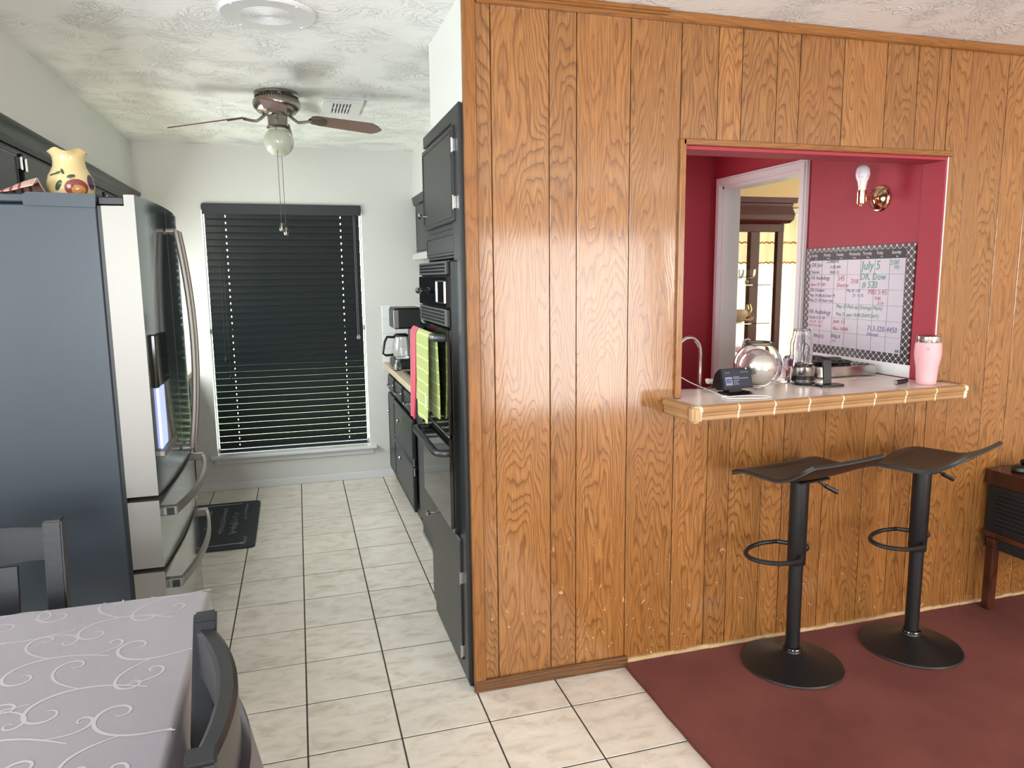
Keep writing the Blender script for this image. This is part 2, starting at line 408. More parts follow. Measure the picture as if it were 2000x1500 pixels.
# ---- panelled front wall with the pass-through opening
OX0, OX1, OZ1, CZ = 1.428, 2.645, 1.995, 1.06
bm = B()
for d in ((.612, OX0, .207, .31, 0, 2.45), (OX1, 6.0, .207, .31, 0, 2.45), (OX0, OX1, .207, .31, OZ1, 2.45), (OX0, OX1, .207, .31, 0, 1.01)): box(bm, *d)
wall_front = ob('wall_front', bm, plain('panel_backing_brown', '4E3218', .7), **ST)
gro = [.64, .699, .905, 1.006, 1.21, 1.409, 1.56, 1.66, 1.81, 1.91, 2.108, 2.31, 2.463, 2.565, 2.623, 2.735, 2.93, 3.07, 3.2, 3.31, 3.5, 3.7, 3.8, 4.0, 4.2, 4.4, 4.6, 4.8, 5.0, 5.2, 5.4, 5.6, 5.8, 6.0]
for a, b in zip(gro, gro[1:]):
    rg = [(.018, 2.42)]
    if a > 1.4 and b < 2.63: rg = [(.018, 1.008), (OZ1+.02, 2.42)]
    if a == 2.623: rg = [(.018, 2.42)]
    for z0, z1 in rg:
        x0, x1 = a + .0015, b - .0015
        if a == 2.623:
            bm = B(); prism(bm, [(-.0545, .018), (.0545, .018), (.0545, 2.42), (-.0545, 2.42), (-.0545, OZ1+.01), (-.033, OZ1+.01), (-.033, 1.008), (-.0545, 1.008)], 'y', -.0045, .0045)
        else: bm = box(B(), -(x1-x0)/2, (x1-x0)/2, -.0045, .0045, z0, z1, bev=.0015)
        ob('panel', bm, WOOD, wall_front, loc=((x0+x1)/2, .203, 0))
# trims of the panelled wall
ob('trim_1', box(B(), -.0225, .0225, -.012, .012, .03, 2.45, bev=.004), TRIM, loc=(.6245, .199, 0), **ST)
ob('trim_2', box(B(), -2.68, 2.68, -.009, .009, -.0175, .0175, bev=.004), TRIMX, loc=(3.33, .19, 2.4315), **ST)
ob('trim_3', box(B(), -.35, .35, -.011, .011, -.011, .011, bev=.007, seg=3), TRIMX, loc=(.995, .170, 2.4385), **ST)
ob('trim_4', box(B(), -.012, .012, -.009, .009, 1.062, OZ1+.022, bev=.003), TRIM, loc=(OX0-.011, .192, 0), **ST)
ob('trim_5', box(B(), -.62, .62, -.009, .009, -.011, .011, bev=.003), TRIMX, loc=(2.036, .192, OZ1+.012), **ST)
ob('trim_6', box(B(), OX0, OX1, .2, .325, OZ1-.012, OZ1+.001, bev=.001), REDW, **ST)
ob('trim_7', box(B(), OX1-.01, OX1, .2, .315, CZ, OZ1-.012, bev=.001), REDW, **ST)
ob('trim_8', box(B(), OX1-.004, OX1+.001, .1955, .2, CZ, OZ1, bev=.001), WHITEP, **ST)
ob('baseboard_front', box(B(), -.31, .31, -.008, .008, .0, .046, bev=.004), BASEB, loc=(.911, .191, 0), **ST)
bm = B(); k = 90
for i in range(k):
    x0 = 1.222 + (5.9-1.222)*i/k; box(bm, x0, x0 + (5.9-1.222)/k, .189 + random.uniform(-.002, .002), .199, .0, .032 + random.uniform(-.003, .003))
ob('baseboard_front_carpet', bm, WORN, **ST)

# ---- kitchen shell
YB = 3.331
WX0, WX1, WZ0, WZ1 = -.545, .552, .262, 2.05
bm = B()
for d in ((-1.25, WX0, YB, YB+.12, 0, 2.45), (WX1, 1.25, YB, YB+.12, 0, 2.45), (WX0, WX1, YB, YB+.12, 0, WZ0), (WX0, WX1, YB, YB+.12, WZ1, 2.45)): box(bm, *d)
wall_back = ob('wall_back', bm, GRAYW, **ST)
ob('wall_left', box(B(), -1.35, -1.25, -.02, YB+.12, 0, 2.45), GRAYW, **ST)
ob('wall_right', box(B(), 1.25, 1.34, .312, YB+.12, 0, 2.45), GRAYW, **ST)
ob('wall_soffit_left', box(B(), -1.25, -.95, .15, YB, 2.112, 2.45), SOFFW, **ST)
ob('wall_soffit_oven', box(B(), .612, 1.25, .312, .80, 2.107, 2.45), SOFFW, **ST)
ob('wall_soffit_end', box(B(), .606, .618, .212, .80, 2.107, 2.45), SOFFW, **ST)
ob('wall_soffit_right', box(B(), .935, 1.25, .80, YB, 2.112, 2.45), SOFFW, **ST)
ob('baseboard_back', box(B(), -.9, .735, YB-.013, YB, 0, .055, bev=.003), WHITEP, **ST)
# backsplash tiles on the back wall
st = .1085
wt = mesh_of(box(B(), .0015, st-.0015, -.007, 0, .0015, st-.0015, bev=.002), 'wall_tile', WTILE)
for x0, nx in ((.672, 5), (-.665-3*st, 3)):
    bx('backsplash_grout', WGROUT, wall_back, x0, x0+nx*st, YB-.0045, YB, .888, .888+4*st+.008, bev=0)
    for i in range(nx):
        for j in range(4): ob('wall_tile', wt, WTILE, wall_back, loc=(x0+i*st, YB-.001, .892+j*st))
# window in the back wall
win = thing('window_1', 'tall kitchen window with a white painted sill behind black blinds', 'window', (0, YB+.06, .26), kind='structure')
f = B(); y0, y1 = YB+.075, YB+.115
for d in ((WX0, WX0+.008, y0, y1, WZ0, WZ1), (WX1-.008, WX1, y0, y1, WZ0, WZ1), (WX0, WX1, y0, y1, WZ1-.035, WZ1), (WX0, WX1, y0, y1, WZ0, WZ0+.035), (WX0, WX1, y0, y1, 1.14, 1.175)): box(f, *d, bev=.002)
ob('window_frame', f, WHITEP, win)
bx('pane', PANE, win, WX0+.008, WX1-.008, YB+.093, YB+.097, WZ0+.035, 1.14, bev=0)
bx('pane', PANE, win, WX0+.008, WX1-.008, YB+.093, YB+.097, 1.175, WZ1-.035, bev=0)
bx('window_sill', WHITEP, win, -.592, .6, YB-.045, YB+.07, .238, .261, bev=.004)
bx('window_apron', WHITEP, win, -.57, .578, YB-.014, YB, .195, .238, bev=.004)
f = B()
for d in ((WX0-.0, WX0+.002, YB, y0, WZ0, WZ1), (WX1-.002, WX1, YB, y0, WZ0, WZ1), (WX0, WX1, YB, y0, WZ1-.004, WZ1)): box(f, *d)
ob('window_reveal', f, WHITEP, win)

# ---- red room beyond the opening
RX = 2.652
bm = B()
DY0, DY1, DZ = 1.114, 1.874, 2.07
for d in ((RX, RX+.11, .312, DY0, 0, 2.45), (RX, RX+.11, DY1, 1.98, 0, 2.45), (RX, RX+.11, DY0, DY1, DZ, 2.45)): box(bm, *d)
ob('wall_red_right', bm, REDW, **ST)
ob('wall_red_back', box(B(), 1.34, RX+.11, 1.98, 2.08, 0, 2.45), REDW, **ST)
ob('wall_red_left', box(B(), 1.34, 1.36, .312, 1.98, 0, 2.45), REDW, **ST)
bx('baseboard_red', WTILE, None, RX-.008, RX, .316, 1.06, CZ+.001, 1.118, bev=.002, **ST)
# door casing and jamb of the opening into the dining room
dr = thing('door_1', 'white painted door casing in the red wall opening to the dining room', 'doorway', (RX, (DY0+DY1)/2, 0), kind='structure')
def casing(nm, poly, x0, x1): ob(nm, prism(B(), poly, 'x', x0, x1), WHITEP, dr)
for a, b_, xx in ((.05, .0, .018), (.03, .006, .026)):
    casing('casing', [(DY0-a-b_, 0), (DY0-b_, 0), (DY0-b_, DZ+b_), (DY0-a-b_, DZ+a+b_)], RX-xx, RX)
    casing('casing', [(DY1+b_, 0), (DY1+a+b_, 0), (DY1+a+b_, DZ+a+b_), (DY1+b_, DZ+b_)], RX-xx, RX)
    casing('casing', [(DY0-a-b_, DZ+a+b_), (DY0-b_, DZ+b_), (DY1+b_, DZ+b_), (DY1+a+b_, DZ+a+b_)], RX-xx, RX)
bx('jamb', WHITEP, dr, RX-.004, RX+.116, DY1-.018, DY1+.002, 0, DZ)
bx('jamb', WHITEP, dr, RX-.004, RX+.116, DY0-.002, DY0+.018, 0, DZ)
bx('jamb', WHITEP, dr, RX-.004, RX+.116, DY0, DY1, DZ-.018, DZ+.002)

# ---- dining room behind the doorway
DW0, DW1, DV0, DV1 = 3.42, 5.15, .55, 2.1
bm = B()
for d in ((RX+.11, DW0, YB, YB+.12, 0, 2.45), (DW1, 6.1, YB, YB+.12, 0, 2.45), (DW0, DW1, YB, YB+.12, 0, DV0), (DW0, DW1, YB, YB+.12, DV1, 2.45)): box(bm, *d)
ob('wall_dining_back', bm, YELLOWW, **ST)
ob('wall_dining_side', box(B(), RX+.11, RX+.12, 2.08, YB, 0, 2.45), YELLOWW, **ST)
ob('wall_dining_right', box(B(), 6.0, 6.1, .31, YB+.12, 0, 2.45), YELLOWW, **ST)
w2 = thing('window_2', 'wide dining room window behind sheer yellow curtains', 'window', ((DW0+DW1)/2, YB, DV0), kind='structure')
f = B()
for d in ((DW0, DW0+.04, YB+.06, YB+.1, DV0, DV1), (DW1-.04, DW1, YB+.06, YB+.1, DV0, DV1), (DW0, DW1, YB+.06, YB+.1, DV1-.04, DV1), (DW0, DW1, YB+.06, YB+.1, DV0, DV0+.04), (4.26, 4.31, YB+.06, YB+.1, DV0, DV1)): box(f, *d)
ob('window_frame', f, WHITEP, w2)
bx('pane', PANE, w2, DW0+.04, DW1-.04, YB+.078, YB+.082, DV0+.04, DV1-.04, bev=0)
f = B()
for d in ((DW0-.07, DW0, YB-.015, YB, DV0-.07, DV1+.07), (DW1, DW1+.07, YB-.015, YB, DV0-.07, DV1+.07), (DW0, DW1, YB-.015, YB, DV1, DV1+.07), (DW0, DW1, YB-.015, YB, DV0-.07, DV0)): box(f, *d, bev=.003)
ob('window_casing', f, YELLOWW, w2)

# ---- rooms behind and beside the camera
ob('wall_rear', box(B(), -2.7, 6.1, -5.3, -5.2, 0, 2.45), CREAMW, **ST)
ob('wall_nook_left', box(B(), -2.7, -2.6, -5.2, 1.3, 0, 2.45), CREAMW, **ST)
ob('wall_nook_front', box(B(), -2.6, -1.35, .0, .1, 0, 2.45), CREAMW, **ST)
ob('wall_living_right', box(B(), 6.0, 6.1, -5.2, .2, 0, 2.45), CREAMW, **ST)
for kk, (x0, x1, z0, z1) in enumerate(((2.0, 3.9, .06, 1.98), (4.4, 5.1, .9, 2.0), (-1.7, -.1, .85, 2.15))):
    f = B()
    for d in ((x0-.08, x0, z0-.06, z1+.08), (x1, x1+.08, z0-.06, z1+.08), (x0, x1, z1, z1+.08), (x0, x1, z0-.06, z0)): box(f, d[0], d[1], -5.2, -5.16, max(d[2], .0), d[3], bev=.003)
    ob('window_%d' % (kk+3), f, WHITEP, **ST)
f = B()
for d in ((-2.93, -2.85, .8, 2.2), (-.95, -.87, .8, 2.2), (-2.85, -.95, 2.15, 2.23), (-2.85, -.95, .77, .85)): box(f, -2.6, -2.56, d[0], d[1], d[2], d[3], bev=.003)
ob('window_6', f, WHITEP, **ST)

for nm, dd in (('window_7', [(-1.25, -1.235, 1.5, 1.55, 1.02, 1.78), (-1.25, -1.235, 2.85, 2.9, 1.02, 1.78), (-1.25, -1.235, 1.55, 2.85, 1.73, 1.78), (-1.25, -1.235, 1.55, 2.85, 1.02, 1.07)]),  # out-of-view window frame, added to go with the kitchen fill lamp
               ('window_8', [(1.365, 1.405, 1.965, 1.98, 1.04, 2.06), (1.835, 1.875, 1.965, 1.98, 1.04, 2.06), (1.405, 1.835, 1.965, 1.98, 2.02, 2.06), (1.405, 1.835, 1.965, 1.98, 1.04, 1.08)])):  # frame added around the red room fill lamp, hidden from view
    f = B()
    for d in dd: box(f, *d, bev=.002)
    ob(nm, f, WHITEP, **ST)
ob('ground', box(B(), -12, 18, 3.6, 30, -.4, -.3), plain('lawn_green', 'B4C29A', 1.0, var=.2), **ST)
# ================================================================= KITCHEN THINGS
# ---- horizontal blind
bl = thing('window_blind', 'black wooden horizontal blind, nearly closed, in the kitchen window', 'blind', (0, YB+.03, .275))
x0, x1 = -.527, .534
bx('valance', SLATM, bl, x0-.008, x1+.012, YB-.022, YB-.012, 1.978, 2.052)
bx('valance_return', GREYPL, bl, x1+.002, x1+.012, YB-.012, YB+.0, 1.98, 2.05)
bx('headrail', SLATM, bl, x0, x1, YB+.005, YB+.06, 1.995, 2.045)
def slat_mesh():
    bm = B(); w = .0252; xs = [x0, -.393, -.387, .397, .403, x1]; ds = [-w, -.007, .007, w]; th = .0014
    def crown(d): return .0018*(1-(d/w)**2)
    V = {}
    for i, x in enumerate(xs):
        for j, d in enumerate(ds):
            for s in (0, 1): V[i, j, s] = bm.verts.new((x, d, crown(d) + (th if s else -th)))
    for i in range(5):
        for j in range(3):
            if i in (1, 3) and j == 1: continue
            bm.faces.new((V[i,j,1], V[i+1,j,1], V[i+1,j+1,1], V[i,j+1,1])); bm.faces.new((V[i,j,0], V[i,j+1,0], V[i+1,j+1,0], V[i+1,j,0]))
    for i in range(5):
        for j in (0, 3): bm.faces.new((V[i,j,0], V[i+1,j,0], V[i+1,j,1], V[i,j,1]))
    return mesh_of(bm, 'slat', SLATM)
sm = slat_mesh(); ns = 36; pitch = (1.968-.325)/(ns-1)
for k in range(ns):
    ob('slat', sm, SLATM, bl, loc=(0, YB+.032, .325 + k*pitch), rot=(math.radians(-70.5), 0, 0))
bx('bottom_rail', SLATM, bl, x0, x1, YB+.02, YB+.045, .272, .296, bev=.003)
cyl_ = lambda nm, mat, par, p0, p1, r, **kw: ob(nm, cyl(B(), p0, p1, r, seg=10), mat, par, **kw)
for xx in (-.445, -.42): cyl_('lift_cord', CABLEB, bl, (xx, YB-.008, .98 if xx < -.43 else .85), (xx+.002, YB-.008, 1.985), .0012)
for xx in (-.445, -.42): ob('cord_tassel', lathe(B(), [(.0, 0), (.006, .002), (.007, .02), (.002, .035), (0, .036)], (xx, YB-.008, .945 if xx < -.43 else .815), 10), BLACKP, bl)
for xx in (.49, .5): cyl_('tilt_cord', GREYPL, bl, (xx, YB-.008, 1.11), (xx, YB-.008, 1.985), .0012)
for xx in (.49, .502): ob('cord_tassel', lathe(B(), [(.0, 0), (.007, .003), (.008, .02), (.002, .035), (0, .036)], (xx, YB-.008, 1.075), 10), GREYPL, bl)

# ---- ceiling fan
FX, FY = .006, 1.74
fan = thing('ceiling_fan', 'brushed nickel hugger ceiling fan with rosewood blades and white globe light', 'fan', (FX, FY, 2.45))
ob('motor_housing', lathe(B(), [(0, 2.45), (.106, 2.45), (.108, 2.437), (.102, 2.425), (.104, 2.419), (.113, 2.41), (.117, 2.395), (.112, 2.374), (.09, 2.352), (.055, 2.338), (0, 2.336)], (FX, FY, 0), 40), NICKEL, fan)
bm = B()
for k in range(44):
    t = 2*PI*k/44; c, s = math.cos(t), math.sin(t)
    cyl(bm, (FX+c*.1035, FY+s*.1035, 2.415), (FX+c*.1035, FY+s*.1035, 2.426), .0028, seg=6)
ob('vent_slots', bm, BLACKP, fan)
ob('switch_housing', lathe(B(), [(0, 2.34), (.048, 2.34), (.048, 2.293), (.05, 2.286), (.04, 2.281), (0, 2.281)], (FX, FY, 0), 28), NICKEL, fan)
bm = B(); tube(bm, [(FX+.051*math.cos(t), FY+.051*math.sin(t), 2.283) for t in [2*PI*k/24 for k in range(24)]], .005, 6, closed=True)
ob('fitter_ring', bm, DBRASS, fan)
gz = 2.212; gp = [(.035, 2.285), (.046, 2.276)] + [(.0745*math.cos(math.radians(a)), gz+.0705*math.sin(math.radians(a))) for a in range(50, -91, -10)]
ob('globe_shade', lathe(B(), [(max(r, 0), z) for r, z in gp], (FX, FY, 0), 32), FROST, fan)
for k, (ang, dz) in enumerate(((-92, -.025), (-2, -.036), (88, -.03), (178, -.062))):
    a = math.radians(ang); R_ = Matrix.Translation((FX, FY, 0)) @ Matrix.Rotation(a, 4, 'Z')
    bm = B()
    def zz(x): return 2.327 + dz*(x-.15)/.35
    out = [(.165, .03), (.178, .043), (.2, .052), (.465, .06), (.495, .034), (.515, 0), (.495, -.034), (.465, -.06), (.2, -.052), (.178, -.043), (.165, -.03)]
    pit = -math.tan(math.radians(12))
    top = [bm.verts.new(R_ @ Vector((x, y, zz(x) + y*pit + .003))) for x, y in out]; bot = [bm.verts.new(R_ @ Vector((x, y, zz(x) + y*pit - .003))) for x, y in out]
    bm.faces.new(top); bm.faces.new(bot[::-1])
    for q in range(len(out)): bm.faces.new((top[q], bot[q], bot[(q+1) % len(out)], top[(q+1) % len(out)]))
    bd = ob('blade', bm, BLADE, fan)
    bm = B(); tube(bm, [R_ @ Vector(p) for p in ((.06, 0, 2.34), (.085, 0, 2.32), (.1, 0, 2.31), (.125, 0, 2.312), (.165, 0, zz(.165)-.005))], .0075, 8)
    ob('blade_bracket', bm, NICKEL, fan)
    bm = B(); o2 = [(.15, .015), (.165, .034), (.2, .04), (.235, .03), (.24, 0), (.235, -.03), (.2, -.04), (.165, -.034), (.15, -.015)]
    t2 = [bm.verts.new(R_ @ Vector((x, y, zz(x) + y*pit - .003))) for x, y in o2]; b2 = [bm.verts.new(R_ @ Vector((x, y, zz(x) + y*pit - .0075))) for x, y in o2]
    bm.faces.new(t2); bm.faces.new(b2[::-1])
    for q in range(len(o2)): bm.faces.new((t2[q], b2[q], b2[(q+1) % len(o2)], t2[(q+1) % len(o2)]))
    ob('blade_plate', bm, DBRASS, fan)
for xx, yy, zb in ((FX-.008, FY-.052, 1.81), (FX+.012, FY+.052, 1.795)):
    cyl_('pull_chain', DBRASS, fan, (xx, yy, zb), (xx-.002, yy, 2.29), .0014)
    ob('chain_fob', lathe(B(), [(0, -.045), (.01, -.04), (.013, -.025), (.008, -.005), (.002, 0), (0, .001)], (xx, yy, zb), 14), NICKEL, fan)

# ---- air register in the ceiling
vent = thing('ceiling_vent', 'white ceiling air register with dark louvre slots beside the fan', 'vent', (.345, 2.0, 2.45))
f = B()
for d in ((.235, .29, 1.80, 2.16), (.385, .445, 1.80, 2.16), (.29, .385, 1.80, 1.85), (.29, .385, 2.09, 2.16)): box(f, d[0], d[1], d[2], d[3], 2.437, 2.45, bev=.002)
ob('vent_frame', f, WHITEP, vent)
bx('duct_cavity', BLACKP, vent, .29, .385, 1.85, 2.09, 2.447, 2.4495, bev=0)
for k in range(5): bx('louvre', WHITEP, vent, .30+.017*k, .307+.017*k, 1.85, 2.09, 2.434, 2.447, bev=.001)
bx('louvre_rail', WHITEP, vent, .29, .385, 1.965, 1.972, 2.440, 2.446, bev=0)
# ---- round ceiling speaker
sp = thing('ceiling_speaker', 'round white in-ceiling speaker cover above the kitchen entry', 'speaker', (-.003, .575, 2.45))
ob('rim', lathe(B(), [(0, 2.45), (.165, 2.45), (.166, 2.444), (.158, 2.438), (.148, 2.439), (0, 2.4395)], (-.003, .575, 0), 48), WHITEP, sp)
bm = B()
for k in range(9):
    r = .018 + .009*k; tube(bm, [(-.003+r*math.cos(t), .575+r*math.sin(t), 2.4392) for t in [2*PI*q/40 for q in range(40)]], .0011, 5, closed=True)
ob('grille_ring', bm, WHITEP, sp, kind='stuff')
for a in (40, 130, 220, 310): ob('screw', lathe(B(), [(0, 2.436), (.005, 2.437), (.006, 2.44)], (-.003+.15*math.cos(math.radians(a)), .575+.15*math.sin(math.radians(a)), 0), 10), WHITEPL, sp)

# ---- refrigerator (faces the aisle, its side toward the camera)
fr = thing('refrigerator', 'stainless french-door refrigerator with slate-grey side panel beside the table', 'refrigerator', (-.85, .62, 0))
FY0, FW = .2, .86
bx('body', FRSIDE, fr, -1.24, -.512, FY0+.003, FY0+FW-.003, .03, 1.755, bev=.006)
bx('top_cover', FRSIDE, fr, -1.24, -.512, FY0, FY0+FW, 1.757, 1.782, bev=.004)
f = B(); prism(f, [(-.70, 1.748), (-.515, 1.744), (-.512, 1.783), (-.69, 1.786), (-.705, 1.775)], 'y', FY0-.006, FY0+.05); ob('hinge_cover', f, FRSIDE, fr)
bx('hinge', BLACKP, fr, -.512, -.44, FY0+.01, FY0+.07, 1.752, 1.778, bev=.004)
cyl_('hinge_pin', CHROME, fr, (-.455, FY0+.03, 1.745), (-.455, FY0+.03, 1.77), .012)
bx('gasket', BLACKP, fr, -.513, -.503, FY0+.006, FY0+FW-.006, .05, 1.75, bev=0)
def bow(y): t = (y-FY0)/FW; return -.411 + .022*4*t*(1-t)
def door(nm, ya, yb_, z0, z1, notch=False):
    n = 14; ys = [ya + (yb_-ya)*k/n for k in range(n+1)]
    poly = [(-.502, ya)] + [(bow(y), y) for y in ys] + [(-.502, yb_)]
    bm = prism(B(), poly, 'z', z0, z1 if not notch else z1-.033)
    if notch:
        bm2 = prism(bm, [(-.44, ya)] + [(bow(y), y) for y in ys] + [(-.44, yb_)], 'z', z1-.033, z1)
    o = ob(nm, bm, STEELM, fr, sharp=30)
    o.data.materials.append(STEEL)
    for p in o.data.polygons:
        if abs(p.normal.y) > .9 or abs(p.normal.z) > .9: p.material_index = 1
    return o
YM = FY0 + FW/2
d1 = door('door', FY0, YM-.003, .855, 1.783, True); d2 = door('door', YM+.003, FY0+FW, .855, 1.783, True)
d3 = door('freezer_drawer', FY0, FY0+FW, .618, .838); d4 = door('freezer_drawer', FY0, FY0+FW, .06, .602)
def bow_handle_v(y, par):
    bm = B(); pts = [(bow(y)+.004, y, 1.70), (bow(y)+.03, y, 1.70)]
    for k in range(15):
        t = k/14; pts.append((bow(y) + .035 + .03*4*t*(1-t), y, 1.70 - .78*t))
    pts += [(bow(y)+.03, y, .92), (bow(y)+.004, y, .92)]
    tube(bm, pts, .008, 10, ry=.009); ob('handle', bm, STEEL, par)
bow_handle_v(YM-.045, d1); bow_handle_v(YM+.045, d2)
def bow_handle_h(z, par):
    bm = B(); ya, yb_ = FY0+.05, FY0+FW-.05; pts = [(bow(ya)+.002, ya, z), (bow(ya)+.04, ya+.002, z)]; wv = [(0,1,0), (.7,.7,0)]
    bm = B(); n = 18; pp = []; wv = []
    for k in range(n+1):
        t = k/n; y = ya + (yb_-ya)*t; pp.append((bow(y) + .036 + .022*4*t*(1-t), y, z)); wv.append((1, 0, 0))
    sweep_rect(bm, pp, wv, .006, .012)
    for y in (ya, yb_): box(bm, bow(y)-.004, bow(y)+.042, y-.016, y+.016, z-.014, z+.014, bev=.003)
    o = ob('handle', bm, STEEL, par)
    return o
bow_handle_h(.79, d3); bow_handle_h(.545, d4)
bx('handle_cap', BLACKP, fr, bow(FY0+.03)+.012, bow(FY0+.03)+.034, FY0+.030, FY0+.033, .778, .802, bev=0)
bx('handle_cap', BLACKP, fr, bow(FY0+.03)+.012, bow(FY0+.03)+.034, FY0+.030, FY0+.033, .533, .557, bev=0)
# water dispenser in the near door
dy0, dy1 = FY0+.055, FY0+.32
bx('dispenser_panel', BLACKG, fr, bow(.35)-.01, bow(.4)+.003, dy0, dy1, 1.19, 1.36, bev=.004)
bx('dispenser_recess', DISPL, fr, bow(.35)-.012, bow(.35)+.0015, dy0+.01, dy1-.01, .99, 1.19, bev=.003)
bx('dispenser_tray', STEEL, fr, bow(.35)-.012, bow(.4)+.006, dy0, dy1, .965, .988, bev=.004)
bx('toe_grille', BLACKP, fr, -.55, -.47, FY0+.02, FY0+FW-.02, .0, .05, bev=.002)
bx('foot', BLACKP, fr, -1.22, -1.15, FY0+.05, FY0+FW-.05, .0, .03, bev=0)

# ---- vase and folded towel on the refrigerator
VC = (-.635, .45)
vs = thing('vase', 'cream ceramic vase with ruffled rim and painted apple on the refrigerator', 'vase', (VC[0], VC[1], 1.782))
vprof = [(0, 0), (.045, 0), (.055, .006), (.063, .03), (.0655, .052), (.061, .076), (.052, .095), (.046, .108), (.044, .122), (.0445, .138), (.048, .149), (.055, .157)]
def ruffle(r, z, t):
    k = max(0, (z-.13)/.027); return r*(1+.05*k*math.cos(5*t+.9)), z - .006*k*math.cos(5*t+.9)
Z0 = 1.782
VS = 1.04
inner = [(.052, .156), (.0415, .138), (.041, .115), (.046, .1), (.055, .05), (.04, .012), (0, .01)]
ob('vase_body', lathe(B(), [(r*VS, z) for r, z in vprof + inner], (VC[0], VC[1], Z0), 40, wav=ruffle), CREAMGL, vs)
def decal(nm, mat, th, zc, wth, hz, off=.0012, rot=0.0):
    def rad(z):
        for (r0, z0), (r1, z1) in zip(vprof, vprof[1:]):
            if z0 <= z <= z1 and z1 > z0: return (r0 + (r1-r0)*(z-z0)/(z1-z0))*VS
        return .06
    bm = B(); c0 = None; rings = []
    for q in range(1, 5):
        ring = []
        for k in range(18):
            a = 2*PI*k/18; u, v = wth*q/4*math.cos(a), hz*q/4*math.sin(a)
            u, v = u*math.cos(rot)-v*math.sin(rot), u*math.sin(rot)+v*math.cos(rot)
            z = min(max(zc+v, .002), .14); r = rad(z) + off + .0015*(1-(q/4)**2); t = math.radians(th) + u/.065
            ring.append(bm.verts.new((VC[0]+r*math.cos(t), VC[1]+r*math.sin(t), Z0+z)))
        rings.append(ring)
    bm.faces.new(rings[0])
    for a, b in zip(rings, rings[1:]):
        for k in range(18): bm.faces.new((a[k], a[(k+1)%18], b[(k+1)%18], b[k]))
    ob(nm, bm, mat, vs)
cdir = math.degrees(math.atan2(cam.location.y-VC[1], cam.location.x-VC[0]))
decal('painted_apple', APPLE, cdir+14, .038, .034, .028); decal('painted_blush', APPLEY, cdir+18, .031, .02, .016, .0032)
decal('painted_plum', PLUM, cdir+58, .06, .017, .024, .0022); 
for dth, z, w_, h_, r_ in ((-30, .045, .007, .018, -.5), (2, .073, .012, .006, .3), (-34, .083, .011, .004, .4), (-20, .088, .004, .01, .5), (-48, .079, .012, .003, .2)): decal('painted_leaf', GREEN_L, cdir+dth, z, w_, h_, .002, r_)
bm = B()
P_ = [(-.85, .34, 1.783), (-.83, .42, 1.783), (-.72, .46, 1.783), (-.70, .36, 1.783), (-.64, .36, 1.783)]
def sheet(bm, f, nu, nv, th):
    V = [[[bm.verts.new(Vector(f(u/nu, v/nv)) + Vector((0, 0, s*th))) for v in range(nv+1)] for u in range(nu+1)] for s in (0, 1)]
    for u in range(nu):
        for v in range(nv):
            bm.faces.new((V[1][u][v], V[1][u+1][v], V[1][u+1][v+1], V[1][u][v+1])); bm.faces.new((V[0][u][v], V[0][u][v+1], V[0][u+1][v+1], V[0][u+1][v]))
    for u in range(nu):
        for v in (0, nv): bm.faces.new((V[0][u][v], V[0][u+1][v], V[1][u+1][v], V[1][u][v]))
    for v in range(nv):
        for u in (0, nu): bm.faces.new((V[0][u][v], V[1][u][v], V[1][u][v+1], V[0][u][v+1]))
    return bm
def tow(u, v):
    x = -.86 + .17*u; y = .30 + .12*v
    h = .068*(u**1.2)*(1-abs(v-.45)*1.2) if u < .94 else .05*(1-v)
    return (x, y, 1.7835 + max(0, h) + .003*math.sin(9*u+4*v)*u)
sheet(bm, tow, 14, 8, .004)
ob('tea_towel', bm, STRIPE, label='red-striped beige tea towel crumpled beside the vase', cat='towel', sharp=60)

# ---- cabinets of the left side
def frame_door(nm, x, sgn, y0, y1, z0, z1, par, mat=None, raised=True, th=.02):
    mat = mat or BLACKC
    xa, xb = (x - th, x) if sgn < 0 else (x, x + th)
    o = ob(nm, box(B(), min(xa, xb), max(xa, xb), y0, y1, z0, z1, bev=.004), mat, par)
    if raised:
        f = B(); s = .045; xo = x + sgn*(th + .003); xi = x + sgn*(th - .004)
        for a in ((y0+.012, y1-.012, z0+.012, z0+.012+.012), (y0+.012, y1-.012, z1-.024, z1-.012), (y0+.012, y0+.024, z0+.024, z1-.024), (y1-.024, y1-.012, z0+.024, z1-.024)):
            box(f, min(xo, xi), max(xo, xi), *a, bev=.003)
        ob('door_moulding', f, mat, o)
    return o
def knob(par, x, sgn, y, z, mat=CHROME):
    M = Matrix.Rotation(-PI/2 if sgn < 0 else PI/2, 4, 'Y')
    ob('knob', lathe(B(), [(.004, 0), (.004, .012), (.012, .018), (.0135, .024), (.009, .03), (0, .031)], (x, y, z), 14, M), mat, par)
def hinge(par, x, sgn, y, z):
    f = B(); box(f, min(x, x+sgn*.012), max(x, x+sgn*.012), y-.006, y+.006, z-.022, z+.022, bev=.002); cyl(f, (x+sgn*.012, y, z-.024), (x+sgn*.012, y, z+.024), .005, seg=8)
    ob('hinge', f, CHROME, par)
uc = thing('wall_cabinet', 'black wall cabinet with crown moulding above the refrigerator', 'cabinet', (-1.1, 1.0, 1.8))
bx('carcass', BLACKC, uc, -1.25, -.952, .2, YB-.002, 1.805, 2.075, bev=.002)
f = B(); prism(f, [(-.952, 2.03), (-.942, 2.032), (-.938, 2.05), (-.932, 2.058), (-.93, 2.075), (-.918, 2.088), (-.912, 2.1), (-.91, 2.112), (-1.25, 2.112), (-1.25, 2.076), (-.952, 2.076)], 'y', .2, YB-.002)
ob('crown_moulding', f, BLACKC, uc, sharp=20)
